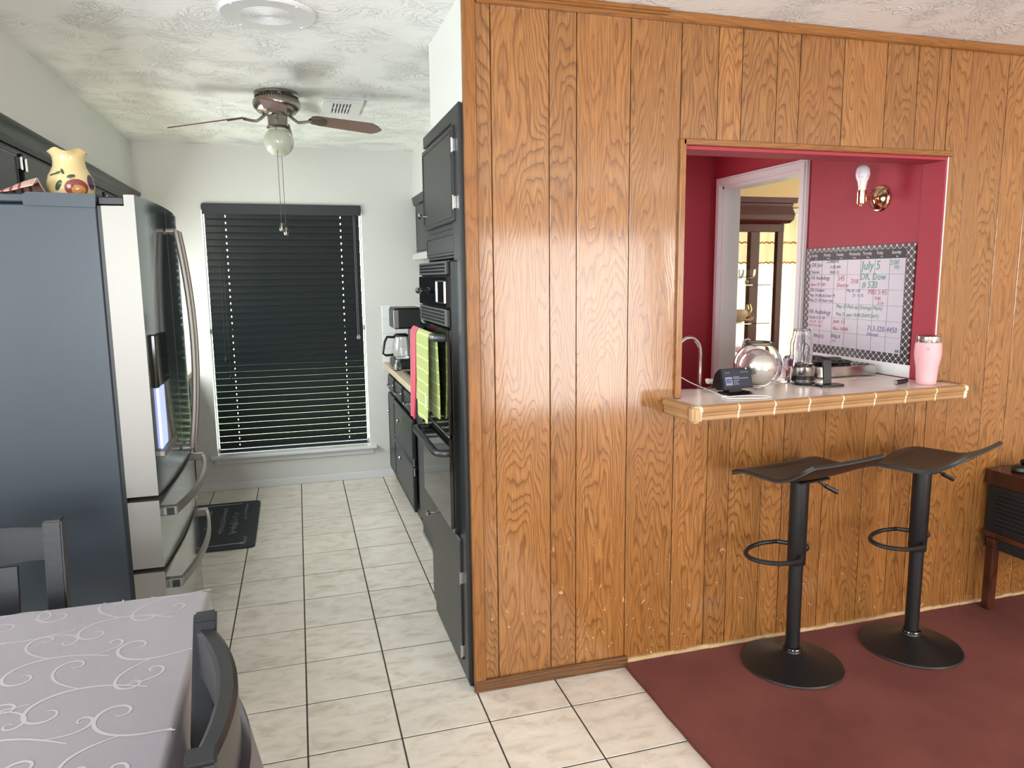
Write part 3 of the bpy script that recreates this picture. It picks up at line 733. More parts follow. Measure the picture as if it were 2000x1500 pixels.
for ya, yb_ in ((.25, .98), (1.04, 1.62), (1.68, 2.3), (2.36, 2.98)):
    d_ = frame_door('door', -.952, 1, ya, yb_, 1.83, 2.015, uc, raised=(ya < 1)); hinge(d_, -.934, 1, yb_+.004 if ya < 1 else ya-.004, 1.97)
lc = thing('base_cabinet', 'black base cabinet run beyond the refrigerator on the left', 'cabinet', (-.95, 2.2, 0))
bx('carcass', BLACKC, lc, -1.248, -.70, 1.12, YB-.002, .09, .848); bx('toe_kick', BLACKP, lc, -1.248, -.75, 1.12, YB-.002, .0, .09, bev=0)
for ya, yb_ in ((1.2, 1.8), (1.85, 2.45), (2.5, 3.2)):
    d_ = frame_door('door', -.70, 1, ya, yb_, .12, .66, lc); knob(d_, -.68, 1, yb_-.05, .6)
    d_ = frame_door('drawer', -.70, 1, ya, yb_, .69, .83, lc); knob(d_, -.68, 1, (ya+yb_)/2, .76)
ob('countertop', box(B(), -1.25, -.672, 1.1, YB-.002, .85, .888, bev=.004), LAM, label='beige laminate countertop on the left base cabinets behind the refrigerator', cat='countertop')

# ---- tall oven cabinet
oc = thing('oven_cabinet', 'tall black built-in oven cabinet at the end of the panelled wall', 'cabinet', (.92, .55, 0))
Y0, Y1 = .316, .885
bx('upper_carcass', BLACKC, oc, .6, 1.248, Y0, Y1, 1.598, 2.105); bx('lower_carcass', BLACKC, oc, .6, 1.248, Y0, Y1, .09, .572)
bx('side_panel', BLACKC, oc, .6, 1.248, Y0, Y0+.012, .572, 1.598, bev=0); bx('side_panel', BLACKC, oc, .6, 1.248, Y1-.012, Y1, .572, 1.598, bev=0)
bx('face_stile', BLACKC, oc, .586, .612, .213, Y0+.002, .03, 2.105, bev=.003)
bx('toe_base', BLACKC, oc, .596, 1.248, Y0-.08, Y1+.03, .0, .088, bev=.004)
bx('cabinet_top_rail', BLACKC, oc, .588, .6, .215, Y1+.004, 2.06, 2.108, bev=.003)
d_ = frame_door('door', .598, -1, .275, .868, 1.722, 2.045, oc); knob(d_, .578, -1, .83, 1.78)
for z in (1.975, 1.785): hinge(d_, .587, -1, .262, z)
frame_door('drawer_panel', .600, -1, .30, .868, 1.606, 1.702, oc, th=.012)
d_ = frame_door('door', .598, -1, .285, .868, .085, .562, oc, raised=False); knob(d_, .578, -1, .83, .50)
for z in (.42, .13): hinge(d_, .587, -1, .272, z)
# ---- wall oven
ov = thing('wall_oven', 'black double wall oven with glass doors and bar handles', 'oven', (.85, .59, .575))
OXF, OY0, OY1 = .552, .298, .872
bx('oven_body', BLACKP, ov, .602, 1.15, Y0+.014, Y1-.014, .578, 1.592, bev=0)
bx('oven_front', BLACKG, ov, OXF+.012, .6, OY0, OY1, .578, 1.588, bev=.004)
bx('vent_panel', BLACKP, ov, OXF+.002, OXF+.012, OY0, OY1, 1.538, 1.586)
f = B()
for k in range(22):
    for j in range(3): box(f, OXF+.0005, OXF+.004, OY0+.03+k*.0238, OY0+.044+k*.0238, 1.546+j*.0125, 1.554+j*.0125)
ob('vent_slots', f, BLACKG, ov, kind='stuff')
bx('control_panel', BLACKG, ov, OXF, OXF+.012, OY0, OY1, 1.42, 1.534)
f = B()
for a in ((OY0+.03, OY0+.19, 1.434, 1.438), (OY0+.03, OY0+.19, 1.512, 1.516), (OY0+.03, OY0+.035, 1.434, 1.516), (OY0+.185, OY0+.19, 1.434, 1.516)): box(f, OXF-.004, OXF+.002, *a, bev=.001)
ob('display_trim', f, CHROME, ov)
knob(ov, OXF, -1, OY1-.09, 1.475); knob(ov, OXF, -1, OY1-.20, 1.475, BLACKP)
bx('grille_panel', BLACKP, ov, OXF+.001, OXF+.012, OY0, OY1, 1.352, 1.415)
f = B()
for k in range(17):
    for j in range(4): box(f, OXF-.0005, OXF+.003, OY0+.05+k*.029, OY0+.066+k*.029, 1.36+j*.013, 1.3695+j*.013)
ob('grille_holes', f, BLACKG, ov, kind='stuff')
bx('upper_door', BLACKG, ov, OXF-.002, OXF+.012, OY0, OY1, .955, 1.345, bev=.004)
bx('lower_door', BLACKG, ov, OXF-.002, OXF+.012, OY0, OY1, .60, .945, bev=.004)
f = B(); 
for z in (.952,): box(f, OXF-.004, OXF, OY0, OY1, z-.003, z+.003)
ob('door_lip', f, STEEL, ov)
def ovh(z, xo):
    bm = B(); ya, yb_ = OY0+.03, OY1-.03
    tube(bm, [(OXF, ya, z), (xo+.02, ya, z), (xo+.004, ya+.012, z), (xo, ya+.035, z), (xo, (ya+yb_)/2, z), (xo, yb_-.035, z), (xo+.004, yb_-.012, z), (xo+.02, yb_, z), (OXF, yb_, z)], .0145, 10)
    ob('handle', bm, BLACKW, ov)
ovh(1.312, .515); ovh(.885, .508)

# ---- dish towels over the upper oven handle
def drape(name, mat, y0, y1, zf, zb, xh, zh, label, fold, th=.005):
    bm = B(); nu, nv = 26, 10; r = .019
    def f(u, v):
        y = y0 + (y1-y0)*v
        Lf, Lb = zh-zf, zh-zb; tot = Lf + PI*r + Lb; s = u*tot
        if s < Lf: x, z = xh - r, zf + s
        elif s < Lf + PI*r:
            a = PI - (s-Lf)/r; x, z = xh + r*math.cos(a), zh + r*math.sin(a)
        else: x, z = xh + r, zh - (s-Lf-PI*r)
        dd = (zh - z)/.4
        x += (-1 if x < xh else .7)*max(0, dd)*fold*(.6+.4*math.sin(v*9.0+1.0))
        y += max(0, dd)*.02*math.sin(3*v+z*9)
        return (x, y, z)
    V = [[bm.verts.new(f(u/nu, v/nv)) for v in range(nv+1)] for u in range(nu+1)]
    for u in range(nu):
        for v in range(nv): bm.faces.new((V[u][v], V[u+1][v], V[u+1][v+1], V[u][v+1]))
    bmesh.ops.recalc_face_normals(bm, faces=bm.faces[:])
    bmesh.ops.solidify(bm, geom=bm.faces[:], thickness=th)
    return ob(name, bm, mat, label=label, cat='towel', sharp=70)
g = drape('dish_towel', LIME, .40, .645, .985, 1.0, .515, 1.312, 'lime green checked dish towel hanging on the oven handle', .012)
bm = B(); box(bm, .4865, .488, .398, .42, 1.05, 1.10); ob('care_tag', bm, TAG, g)
drape('dish_towel', PINKT, .66, .80, .955, 1.02, .515, 1.312, 'raspberry pink dish towel hanging on the oven handle', .018)

# ---- right base cabinets, counter, uppers, hood
rc = thing('base_cabinet', 'black base cabinets with three small drawers by the kitchen window', 'cabinet', (.97, 2.6, 0))
bx('carcass', BLACKC, rc, .712, 1.248, 1.97, YB-.002, .085, .842); bx('toe_kick', BLACKP, rc, .745, 1.248, 1.97, YB-.002, 0, .085, bev=0)
for ya, yb_ in ((2.93, 3.24), (2.52, 2.84), (2.08, 2.43)):
    d_ = frame_door('drawer', .712, -1, ya, yb_, .70, .812, rc)
    f = B(); ym = (ya+yb_)/2; tube(f, [(.69, ym-.04, .752), (.668, ym-.032, .748), (.664, ym, .747), (.668, ym+.032, .748), (.69, ym+.04, .752)], .006, 8); ob('pull', f, CHROME, d_)
d_ = frame_door('door', .712, -1, 2.93, 3.26, .095, .675, rc); knob(d_, .692, -1, 3.08, .56)
d_ = frame_door('pan_drawer', .705, -1, 2.06, 2.9, .405, .672, rc); knob(d_, .685, -1, 2.55, .585)
d_ = frame_door('pan_drawer', .705, -1, 2.06, 2.9, .10, .398, rc); knob(d_, .685, -1, 2.5, .345)
for z in (.42, .36): hinge(rc, .70, -1, 2.045, z)
dw = thing('dishwasher', 'black dishwasher front between base cabinets and oven cabinet', 'dishwasher', (.97, 1.43, 0))
bx('tub', BLACKP, dw, .73, 1.248, .93, 1.96, .09, .842); bx('front_panel', BLACKC, dw, .70, .73, .935, 1.955, .12, .842, bev=.004); bx('kick_plate', BLACKP, dw, .715, .745, .94, 1.95, 0, .1, bev=.004)
bx('kick_trim', GREYPL, dw, .71, .716, .94, 1.95, .0, .02, bev=.001)
ob('countertop', box(B(), .676, 1.248, .90, YB-.002, .845, .886, bev=.006), LAM, label='beige laminate countertop carrying the coffee maker and cooktop', cat='countertop')
ct = thing('cooktop', 'black gas cooktop set in the right countertop', 'cooktop', (.95, 2.35, .886))
bx('cooktop_plate', BLACKG, ct, .735, 1.2, 1.98, 2.72, .8865, .895, bev=.003)
f = B()
for d in ((.735, .742, 1.98, 2.72), (1.193, 1.2, 1.98, 2.72)): box(f, d[0], d[1], d[2], d[3], .895, .899)
ob('steel_edge', f, STEEL, ct)
for cx in (.86, 1.08):
    for cy in (2.16, 2.54):
        f = B(); tube(f, [(cx+.085*a, cy+.085*b, .925) for a, b in ((-1,-1),(1,-1),(1,1),(-1,1))], .006, 6, closed=True)
        for a, b in ((-1,-1),(1,-1),(1,1),(-1,1)): cyl(f, (cx+.085*a, cy+.085*b, .895), (cx+.085*a, cy+.085*b, .925), .006, seg=6)
        cyl(f, (cx-.085, cy, .925), (cx+.085, cy, .925), .005, seg=6); cyl(f, (cx, cy-.085, .925), (cx, cy+.085, .925), .005, seg=6); cyl(f, (cx, cy, .895), (cx, cy, .915), .03, seg=14)
        ob('burner_grate', f, BLACKM, ct)
ur = thing('wall_cabinet', 'black wall cabinet over the range hood on the right', 'cabinet', (1.1, 2.6, 1.7))
bx('carcass', BLACKC, ur, .952, 1.248, .92, YB-.002, 1.70, 2.11)
f = B(); prism(f, [(.952, 2.05), (.938, 2.06), (.93, 2.09), (.925, 2.112), (.952, 2.112)], 'y', .92, YB-.002); ob('crown_moulding', f, BLACKC, ur, sharp=20)
for ya, yb_ in ((2.62, 3.2), (1.9, 2.56), (1.2, 1.85)): frame_door('door', .952, -1, ya, yb_, 1.72, 2.04, ur)
hd = thing('range_hood', 'pale grey under-cabinet range hood above the cooktop', 'hood', (1.0, 2.45, 1.64))
f = B(); prism(f, [(.835, 1.645), (1.248, 1.645), (1.248, 1.698), (.87, 1.698), (.838, 1.685)], 'y', 2.05, 2.80); ob('hood_shell', f, plain('pale_grey_enamel', 'B9BCBC', .35), hd)
bx('hood_filter', GREYPL, hd, .9, 1.2, 2.12, 2.73, 1.64, 1.645, bev=0)
# ---- coffee maker
cm = thing('coffee_maker', 'black and steel drip coffee maker with glass carafe on the counter', 'coffee maker', (.80, 3.0, .886))
bx('base', BLACKP, cm, .70, .90, 2.88, 3.16, .8865, .955, bev=.012); bx('column', BLACKP, cm, .84, .90, 2.9, 3.16, .955, 1.18, bev=.008)
bx('brew_head', BLACKP, cm, .705, .90, 2.89, 3.16, 1.17, 1.315, bev=.012); 
bx('steel_band', STEEL, cm, .703, .74, 2.887, 2.905, 1.175, 1.305, bev=.003); bx('steel_lid', STEEL, cm, .71, .895, 2.895, 3.155, 1.315, 1.321, bev=.003)
ob('carafe', lathe(B(), [(0, 0), (.06, 0), (.066, .015), (.068, .06), (.058, .12), (.05, .15), (.052, .16), (.048, .16), (.046, .15), (.054, .12), (.064, .06), (.062, .016), (0, .004)], (.765, 2.99, .957), 24), GLASS, cm)
f = B(); lathe(f, [(.0, .175), (.04, .175), (.053, .165), (.053, .155), (0, .155)], (.765, 2.99, .957), 20); ob('carafe_lid', f, BLACKP, cm)
f = B(); tube(f, [(.715, 2.965, 1.11), (.66, 2.94, 1.115), (.64, 2.93, 1.08), (.625, 2.925, 1.0), (.65, 2.935, .985), (.70, 2.96, .985)], .009, 8); ob('carafe_handle', f, BLACKP, cm)
jar = thing('glass_jar', 'small clear glass jar beside the coffee maker at the counter edge', 'jar', (.69, 2.83, .8865))
f = lathe(B(), [(0, 0), (.026, 0), (.029, .006), (.028, .04), (.018, .055), (.018, .062), (.015, .062), (.015, .054), (.024, .04), (.025, .008), (0, .004)], (.715, 2.83, .8868), 18)
ob('jar_body', f, GLASS, jar); ob('jar_lid', lathe(B(), [(0, .08), (.014, .078), (.019, .07), (.019, .0625), (0, .0625)], (.715, 2.83, .8868), 16), STEEL, jar)

# ---- floor mat
mt = thing('floor_mat', 'charcoal cushioned kitchen mat with chalk-style writing by the refrigerator', 'mat', (-.47, 2.48, 0))
f = prism(B(), rrect(-.70, -.25, 2.03, 2.955, .035), 'z', .0005, .012); ob('mat_pad', f, MATB, mt)
f = B()
for ln, (xx, amp, y0_, y1_) in enumerate(((-.31, .016, 2.09, 2.25), (-.33, .012, 2.55, 2.9), (-.39, .03, 2.28, 2.75), (-.46, .022, 2.3, 2.82), (-.55, .018, 2.4, 2.8))):
    y = y0_; pts = []
    while y < y1_:
        pts.append((xx + amp*math.sin(y*150+ln)*random.uniform(.3, 1), y, .0132)); y += .011
    for k in range(0, len(pts)-3, 4):
        seg_ = pts[k:k+4]
        for a, b in zip(seg_, seg_[1:]): cyl(f, a, b, .0022, seg=4, caps=False)
for xx in (-.29, -.66):
    pass
cyl(f, (-.33, 2.10, .0128), (-.66, 2.085, .0128), .003, seg=6); cyl(f, (-.36, 2.90, .0128), (-.66, 2.90, .0128), .004, seg=6); lathe(f, [(0, -.002), (.016, 0), (0, .002)], (-.325, 2.10, .0128), 12)
ob('chalk_print', f, MATW, mt, kind='stuff')
# ================================================================= BAR AND LIVING ROOM
bc = thing('bar_counter', 'cream tiled breakfast bar ledge with tan wood-look edge through the panelled wall', 'counter', (2.0, .2, 1.0))
FA, FB = Vector((1.388, .012)), Vector((2.69, .082))
def yf(x): return FA.y + (FB.y-FA.y)*(x-FA.x)/(FB.x-FA.x)
bm = B(); prism(bm, [(FA.x, FA.y), (FB.x, FB.y), (FB.x, .198), (OX1-.012, .198), (OX1-.012, .93), (2.25, .93), (2.25, .565), (1.88, .565), (1.88, .42), (OX0+.002, .40), (OX0+.002, .198), (1.378, .198)], 'z', 1.012, 1.052)
ob('ledge_bed', bm, EGROUT, bc)
xs = [1.392, 1.735, 2.07, 2.395, OX1-.014]
for a, b in zip(xs, xs[1:]):
    bm = B(); prism(bm, [(a+.002, yf(a)+.004), (b-.002, yf(b)+.004), (b-.002, .405), (a+.002 if a > 1.4 else OX0+.004, .40)] + ([] if a > 1.4 else [(OX0+.004, .2), (a-.012, .198)]), 'z', 1.05, CZ)
    ob('tile', bm, CTILE, bc)
bm = B(); prism(bm, [(OX1+.0, yf(OX1)+.004), (FB.x-.004, FB.y+.004), (FB.x-.004, .196), (OX1, .196)], 'z', 1.05, CZ); ob('tile', bm, CTILE, bc)
bm = B(); prism(bm, [(OX1-.014, yf(OX1)+.006), (OX1-.001, yf(OX1)+.006), (OX1-.001, .196), (OX1-.014, .196)], 'z', 1.05, CZ); ob('tile', bm, CTILE, bc)
for a, b, y_ in ((1.885, 2.07, .558), (2.075, 2.248, .558), (2.253, 2.44, .925), (2.443, 2.63, .925)):
    bm = B(); box(bm, a, b, .41, y_, 1.05, CZ, bev=.002); ob('tile', bm, CTILE, bc)
prof = [(.006, 1.008), (-.012, 1.008), (-.017, 1.014), (-.016, 1.026), (-.019, 1.031), (-.019, 1.034), (-.0165, 1.037), (-.022, 1.043), (-.024, 1.052), (-.02, 1.061), (-.01, 1.0655), (.006, 1.063)]
L_ = (FB-FA).length; ang = math.atan2(FB.y-FA.y, FB.x-FA.x); npc = 8; pl = (L_-.03)/npc
epm = mesh_of(prism(B(), prof, 'x', .004, pl-.004), 'edge_tile', ETILE, 25)
e_ = (FB-FA).normalized()
for k in range(npc):
    q = FA + e_*(.015 + k*pl); ob('edge_tile', epm, ETILE, bc, loc=(q.x, q.y, 0), rot=(0, 0, ang))
bm = prism(B(), [(y+.0016, z-(.0012 if z > 1.04 else 0)) for y, z in prof], 'x', -.006, L_); ob('edge_grout', bm, EGROUT, bc, loc=(FA.x, FA.y, 0), rot=(0, 0, ang))
rl = .165; epr = mesh_of(prism(B(), prof, 'x', .003, rl), 'edge_tile', ETILE, 25)
ob('edge_tile', epr, ETILE, bc, loc=(1.379, .198, 0), rot=(0, 0, -PI/2+.05)); ob('edge_tile', prism(B(), prof, 'x', .0, .10), ETILE, bc, loc=(FB.x, FB.y+.012, 0), rot=(0, 0, PI/2))
ob('corner_tile', box(B(), -.019, .019, -.019, .019, 1.004, 1.066, bev=.009, seg=3), plain('pale_tan_corner_tile', 'B39168', .35, var=.12), bc, loc=(1.383, .004, 0), rot=(0, 0, .03))
sc = thing('sink_counter', 'lower white counter with the sink behind the breakfast bar', 'counter', (1.57, .7, 0))
bx('counter_slab', CTILE, sc, 1.362, 1.79, .45, 1.05, .86, .9, bev=.003); bx('counter_base', WHITEP, sc, 1.362, 1.79, .47, 1.0, 0, .86)

# ---- bar stools
def make_stool(label):
    t = thing('bar_stool', label, 'stool', group='black adjustable bar stools at the breakfast bar')
    ob('base', lathe(B(), [(0, 0), (.186, 0), (.191, .004), (.188, .009), (.15, .019), (.1, .031), (.06, .044), (.036, .056), (.033, .064), (0, .064)], (0,0,0), 56), BLACKM, t, local=True)
    bm = B()
    for k in range(24):
        a = 2*PI*k/24; box(bm, -.004, .004, -.004, .004, .062, .074)
        for v in bm.verts[-8:] if False else []: pass
    bm.free(); bm = B(); tube(bm, [(.031*math.cos(2*PI*k/24), .031*math.sin(2*PI*k/24), .068) for k in range(24)], .0065, 8, closed=True)
    ob('collar', bm, BLACKG, t, local=True)
    ob('lower_column', cyl(B(), (0,0,.05), (0,0,.5), .0265, seg=24), BLACKM, t, local=True)
    ob('upper_column', lathe(B(), [(0, .41), (.033, .41), (.034, .413), (.034, .755), (0, .755)], (0,0,0), 26), BLACKM, t, local=True)
    bm = B(); pts = [(.0, .03, .478), (-.04, .07, .478)]
    for k in range(17):
        a = PI/2 + PI*k/16; pts.append((-.10 + .115*math.cos(a), .073*math.sin(a)*1.0, .478-.028*(k/16)))
    pts.extend([(-.04, -.07, .45), (.0, -.03, .45)]); tube(bm, pts, .0085, 8); ob('footrest', bm, BLACKM, t, local=True)
    ob('clamp_knob', lathe(B(), [(0, .05), (.014, .046), (.018, .036), (.012, .028), (0, .028)], (0, 0, .47), 14, Matrix.Rotation(PI/2, 4, 'Y')), BLACKP, t, local=True)
    # seat: local +y is the bar side, the raised lip is at -y
    bm = B(); nu, nv = 16, 22; W = .2; D0, D1 = .165, -.2
    def zf(v):
        y = D0 + (D1-D0)*v
        z = 0.0
        if y > .08: z = -.045*((y-.08)/.11)**2
        if y < -.06: z = .08*((-.06-y)/.14)**1.7
        return y - (.012*((-.1-y)/.085) if y < -.1 else 0), z + .772
    V = [[None]*(nv+1) for _ in range(nu+1)]
    for i in range(nu+1):
        for j in range(nv+1):
            u = -1 + 2*i/nu; v = j/nv; y, z = zf(v)
            c = min(v, 1-v)/.1; wd = W if c >= 1 else W*(1 - .10*(1-c)**2.2)
            V[i][j] = bm.verts.new((u*wd, y, z - .010*(1-u*u)*(1 if .2 < v < .75 else .4)))
    for i in range(nu):
        for j in range(nv): bm.faces.new((V[i][j], V[i+1][j], V[i+1][j+1], V[i][j+1]))
    bmesh.ops.recalc_face_normals(bm, faces=bm.faces[:]); bmesh.ops.solidify(bm, geom=bm.faces[:], thickness=-.014)
    seat = ob('seat', bm, BLACKL, t, local=True, sharp=50)
    ed = B(); pth = [tuple(V_) for V_ in ()]
    pts = []
    for j in range(nv+1):
        y, z = zf(j/nv); c = min(j/nv, 1-j/nv)/.1; wd = W if c >= 1 else W*(1-.10*(1-c)**2.2); pts.append((-wd, y, z+.002))
    for i in range(1, nu): 
        y, z = zf(1); u = -1+2*i/nu; pts.append((u*W*.9, y, z+.002-.004*(1-u*u)))
    for j in range(nv, -1, -1):
        y, z = zf(j/nv); c = min(j/nv, 1-j/nv)/.1; wd = W if c >= 1 else W*(1-.10*(1-c)**2.2); pts.append((wd, y, z+.002))
    tube(ed, pts, .0035, 6); ob('seat_piping', ed, plain('grey_seat_piping', '3A3836', .45), seat, local=True)
    ob('seat_plate', box(B(), -.075, .075, -.075, .075, .748, .756, bev=.002), BLACKM, t, local=True)
    bm = B(); tube(bm, [(.02, -.01, .745), (.06, -.03, .735), (.085, -.045, .715)], .005, 8); tube(bm, [(.085, -.045, .715), (.125, -.07, .69)], .0085, 8); ob('lift_lever', bm, BLACKP, t, local=True)
    return t
def pose_stool(t, loc, seat_deg):
    t.location = loc
    for c in t.children:
        if c.name.split('.')[0] in ('seat', 'seat_plate', 'lift_lever'): c.rotation_euler = (0, 0, math.radians(seat_deg))
s1 = make_stool('black swivel bar stool nearest the floor tiles, seat squared to the bar')
s2 = dup(s1, (0,0,0), 0, 'black swivel bar stool nearest the record console, seat turned to the right')
pose_stool(s1, (1.828, -.012, .0185), 11); pose_stool(s2, (2.375, -.042, .0185), 24)

# ---- record console at the right edge
co = thing('record_console', 'dark walnut record console with louvred end at the right', 'console', (3.2, -.05, .02))
bx('top_board', WALNUT, co, 2.97, 3.5, -.32, .185, .588, .655, bev=.003)
bx('body', GRILLE, co, 2.975, 3.48, -.30, .17, .30, .588, bev=.004)
for k in range(9): bx('louvre', GRILLE, co, 2.965, 2.976, -.26, .125, .40+k*.019, .411+k*.019, bev=.002)
bx('bottom_rail', WALNUT, co, 2.962, 3.49, -.31, .175, .352, .376, bev=.004)
for x in (2.975, 3.45):
    for y in (.125, -.28): ob('leg', box(B(), -.02, .02, -.022, .022, .019, .35, bev=.006), WALNUTZ, co, loc=(x, y, 0))
ph = thing('tape_dispenser', 'black rounded desk gadget on the console top at the right edge', 'gadget', (3.07, .09, .656))
f = B(); lathe(f, [(0, 0), (.055, 0), (.06, .008), (.056, .022), (.04, .03), (0, .032)], (0,0,0), 24); 
for v in f.verts: v.co.y *= .7
ob('gadget_base', f, BLACKP, ph, loc=(3.075, .09, .6555)); bx('gadget_head', BLACKG, ph, 3.06, 3.12, .07, .11, .686, .71, bev=.01)

# ================================================================= THINGS ON THE BAR
# ---- smart display
sd = thing('smart_display', 'small black smart display on a wedge stand at the bar', 'display', (1.69, .235, CZ+.0008), math.radians(6))
bm = B(); prism(bm, [(-.055, .0), (.03, .0), (.02, .008), (-.035, .008)], 'x', -.055, .055); ob('stand', bm, BLACKP, sd, local=True)
bx('stand_neck', BLACKP, sd, -.03, .03, -.015, .03, .006, .03, local=True)
TL = Matrix.Translation((0, -.02, .018)) @ Matrix.Rotation(math.radians(-17), 4, 'X')
bm = B(); prism(bm, [(-.012, .0), (.03, .004), (.055, .03), (.03, .07), (-.0, .084), (-.012, .084)], 'x', -.075, .075); bm.transform(TL)
bmesh.ops.bevel(bm, geom=bm.edges[:], offset=.004, segments=2, affect='EDGES'); hs = ob('housing', bm, BLACKP, sd, local=True)
bm = box(B(), -.066, .066, -.0135, -.0125, .009, .074); bm.transform(TL); ob('screen', bm, SCREEN, sd, local=True)
bm = box(B(), -.058, -.026, -.0142, -.0138, .016, .048); bm.transform(TL); ob('screen_print', bm, SCRTXT, sd, local=True)
bm = box(B(), -.055, -.029, -.0145, -.0143, .024, .041); bm.transform(TL); ob('screen_print', bm, SCRBLU, sd, local=True)
MT = TL @ Matrix.Translation((0, -.0147, 0)) @ Matrix.Rotation(PI/2, 4, 'X')
lettering('USE', .016, SCRTXT, sd, MT @ Matrix.Translation((-.0545, .0265, 0)), local=True)
lettering('7:28 AM', .007, SCRTXT, sd, MT @ Matrix.Translation((-.058, .063, 0)), local=True)
bm = B()
for k, (a, b, z) in enumerate(((-.02, .01, .046), (-.02, .052, .040), (-.02, .008, .032), (-.02, .0, .025), (-.02, .005, .018), (.02, .026, .064), (.03, .036, .064), (.04, .045, .064), (.05, .055, .064))): box(bm, a, b, -.0145, -.0139, z, z+.0025)
bm.transform(TL); ob('screen_print', bm, SCRTXT, sd, local=True)
bm = lathe(B(), [(0, .0145), (.003, .0135), (.0035, .012)], (.05, 0, .079), 10, Matrix.Rotation(PI/2, 4, 'X')); bm.transform(TL); ob('camera_shutter', bm, WHITEPL, sd, local=True)
# ---- glass bowl
gb = thing('glass_bowl', 'round clear glass bowl holding a silver ball on the bar', 'bowl', (1.865, .33, CZ))
R0 = .097; pr = []
for k in range(15):
    a = math.radians(-72 + 130*k/14); pr.append((R0*math.cos(a), .093 + R0*math.sin(a)))
pri = [(r-.004, z) for r, z in pr[::-1]]; lip = [(.053, .181), (.058, .186), (.058, .19), (.052, .19)]
ob('bowl', lathe(B(), [(0, .0)] + pr + lip + pri + [(0, .008)], (1.865, .33, CZ+.0005), 40), GLASS, gb)
ob('rim_band', lathe(B(), [(.058, .178), (.0615, .18), (.0615, .19), (.058, .192)], (1.865, .33, CZ), 32), DBRASS, gb)
sb = [(.076*math.cos(math.radians(a)), .076*math.sin(math.radians(a))) for a in range(-90, 91, 12)]
ob('silver_ball', lathe(B(), sb, (1.865, .33, CZ+.086), 32), plain('mercury_silver', 'E6E4E0', .2, metal=.75), gb)
# ---- white lidded jar behind it
wj = thing('canister', 'small white canister with wire bail behind the glass bowl', 'canister', (1.935, .51, CZ))
bx('canister_body', MUGW, wj, 1.90, 1.97, .475, .545, CZ+.0005, 1.185, bev=.008); bx('canister_lid', MUGW, wj, 1.895, 1.975, .47, .55, 1.186, 1.212, bev=.006)
bm = B(); tube(bm, [(1.935+.024*math.cos(a), .51, 1.212+.034*math.sin(a)) for a in [PI*k/12 for k in range(13)]], .004, 8); ob('wire_bail', bm, CHROME, wj)
# ---- clear cup with purple handle band
cp = thing('measuring_cup', 'clear plastic cup with a purple band between bowl and blender', 'cup', (2.07, .44, CZ))
ob('cup_body', lathe(B(), [(0, 0), (.037, 0), (.039, .004), (.045, .118), (.042, .118), (.0365, .006), (0, .004)], (2.07, .44, CZ+.0005), 26), CLEARP, cp)
ob('purple_band', lathe(B(), [(.0445, .07), (.0475, .071), (.049, .098), (.0465, .099)], (2.07, .44, CZ+.0005), 26), PURPLE, cp)
# ---- blender cup upside-down on its steel base
bd = thing('personal_blender', 'personal blender with clear upturned cup on a steel base', 'blender', (2.185, .47, CZ))
ob('blender_base', lathe(B(), [(0, .018), (.058, .018), (.06, .022), (.06, .058), (.056, .063), (0, .064)], (2.185, .47, CZ), 32), STEEL2, bd)
ob('blender_foot', lathe(B(), [(0, .0005), (.063, .0005), (.063, .018), (0, .018)], (2.185, .47, CZ), 32), BLACKP, bd)
ob('blade_collar', lathe(B(), [(0, .064), (.05, .064), (.05, .07), (0, .071)], (2.185, .47, CZ), 26), BLACKP, bd)
ob('blender_cup', lathe(B(), [(.046, .0715), (.047, .075), (.047, .165), (.04, .19), (.036, .215), (.037, .222), (.03, .223), (.032, .215), (.037, .19), (.044, .164), (.044, .075)], (2.185, .47, CZ), 28), CLEARP, bd)
ob('blender_lid', lathe(B(), [(0, .2235), (.037, .2235), (.038, .227), (0, .228)], (2.185, .47, CZ), 24), CLEARP, bd)
# ---- wireless charging stand
ch = thing('charging_stand', 'black folding wireless charging stand on the bar', 'charger', (2.17, .29, CZ))
f = prism(B(), rrect(2.11, 2.22, .225, .285, .014), 'z', CZ+.0005, CZ+.009); ob('phone_pad', f, BLACKP, ch)
f = lathe(B(), [(0, 0), (.045, 0), (.048, .006), (.045, .012), (0, .013)], (2.10, .34, CZ+.0006), 26); ob('watch_pad', f, BLACKP, ch)
bx('link', BLACKP, ch, 2.10, 2.15, .265, .34, CZ+.0006, CZ+.007, bev=.002)
f = prism(B(), [(.278, CZ+.008), (.268, CZ+.008), (.276, CZ+.107), (.282, CZ+.115), (.34, CZ+.115), (.34, CZ+.105), (.29, CZ+.104), (.286, CZ+.1)], 'x', 2.148, 2.186); bmesh.ops.bevel(f, geom=f.edges[:], offset=.002, segments=1, affect='EDGES'); ob('upright_arm', f, BLACKP, ch)
bx('upper_pad', BLACKP, ch, 2.165, 2.245, .285, .335, CZ+.105, CZ+.115, bev=.003)
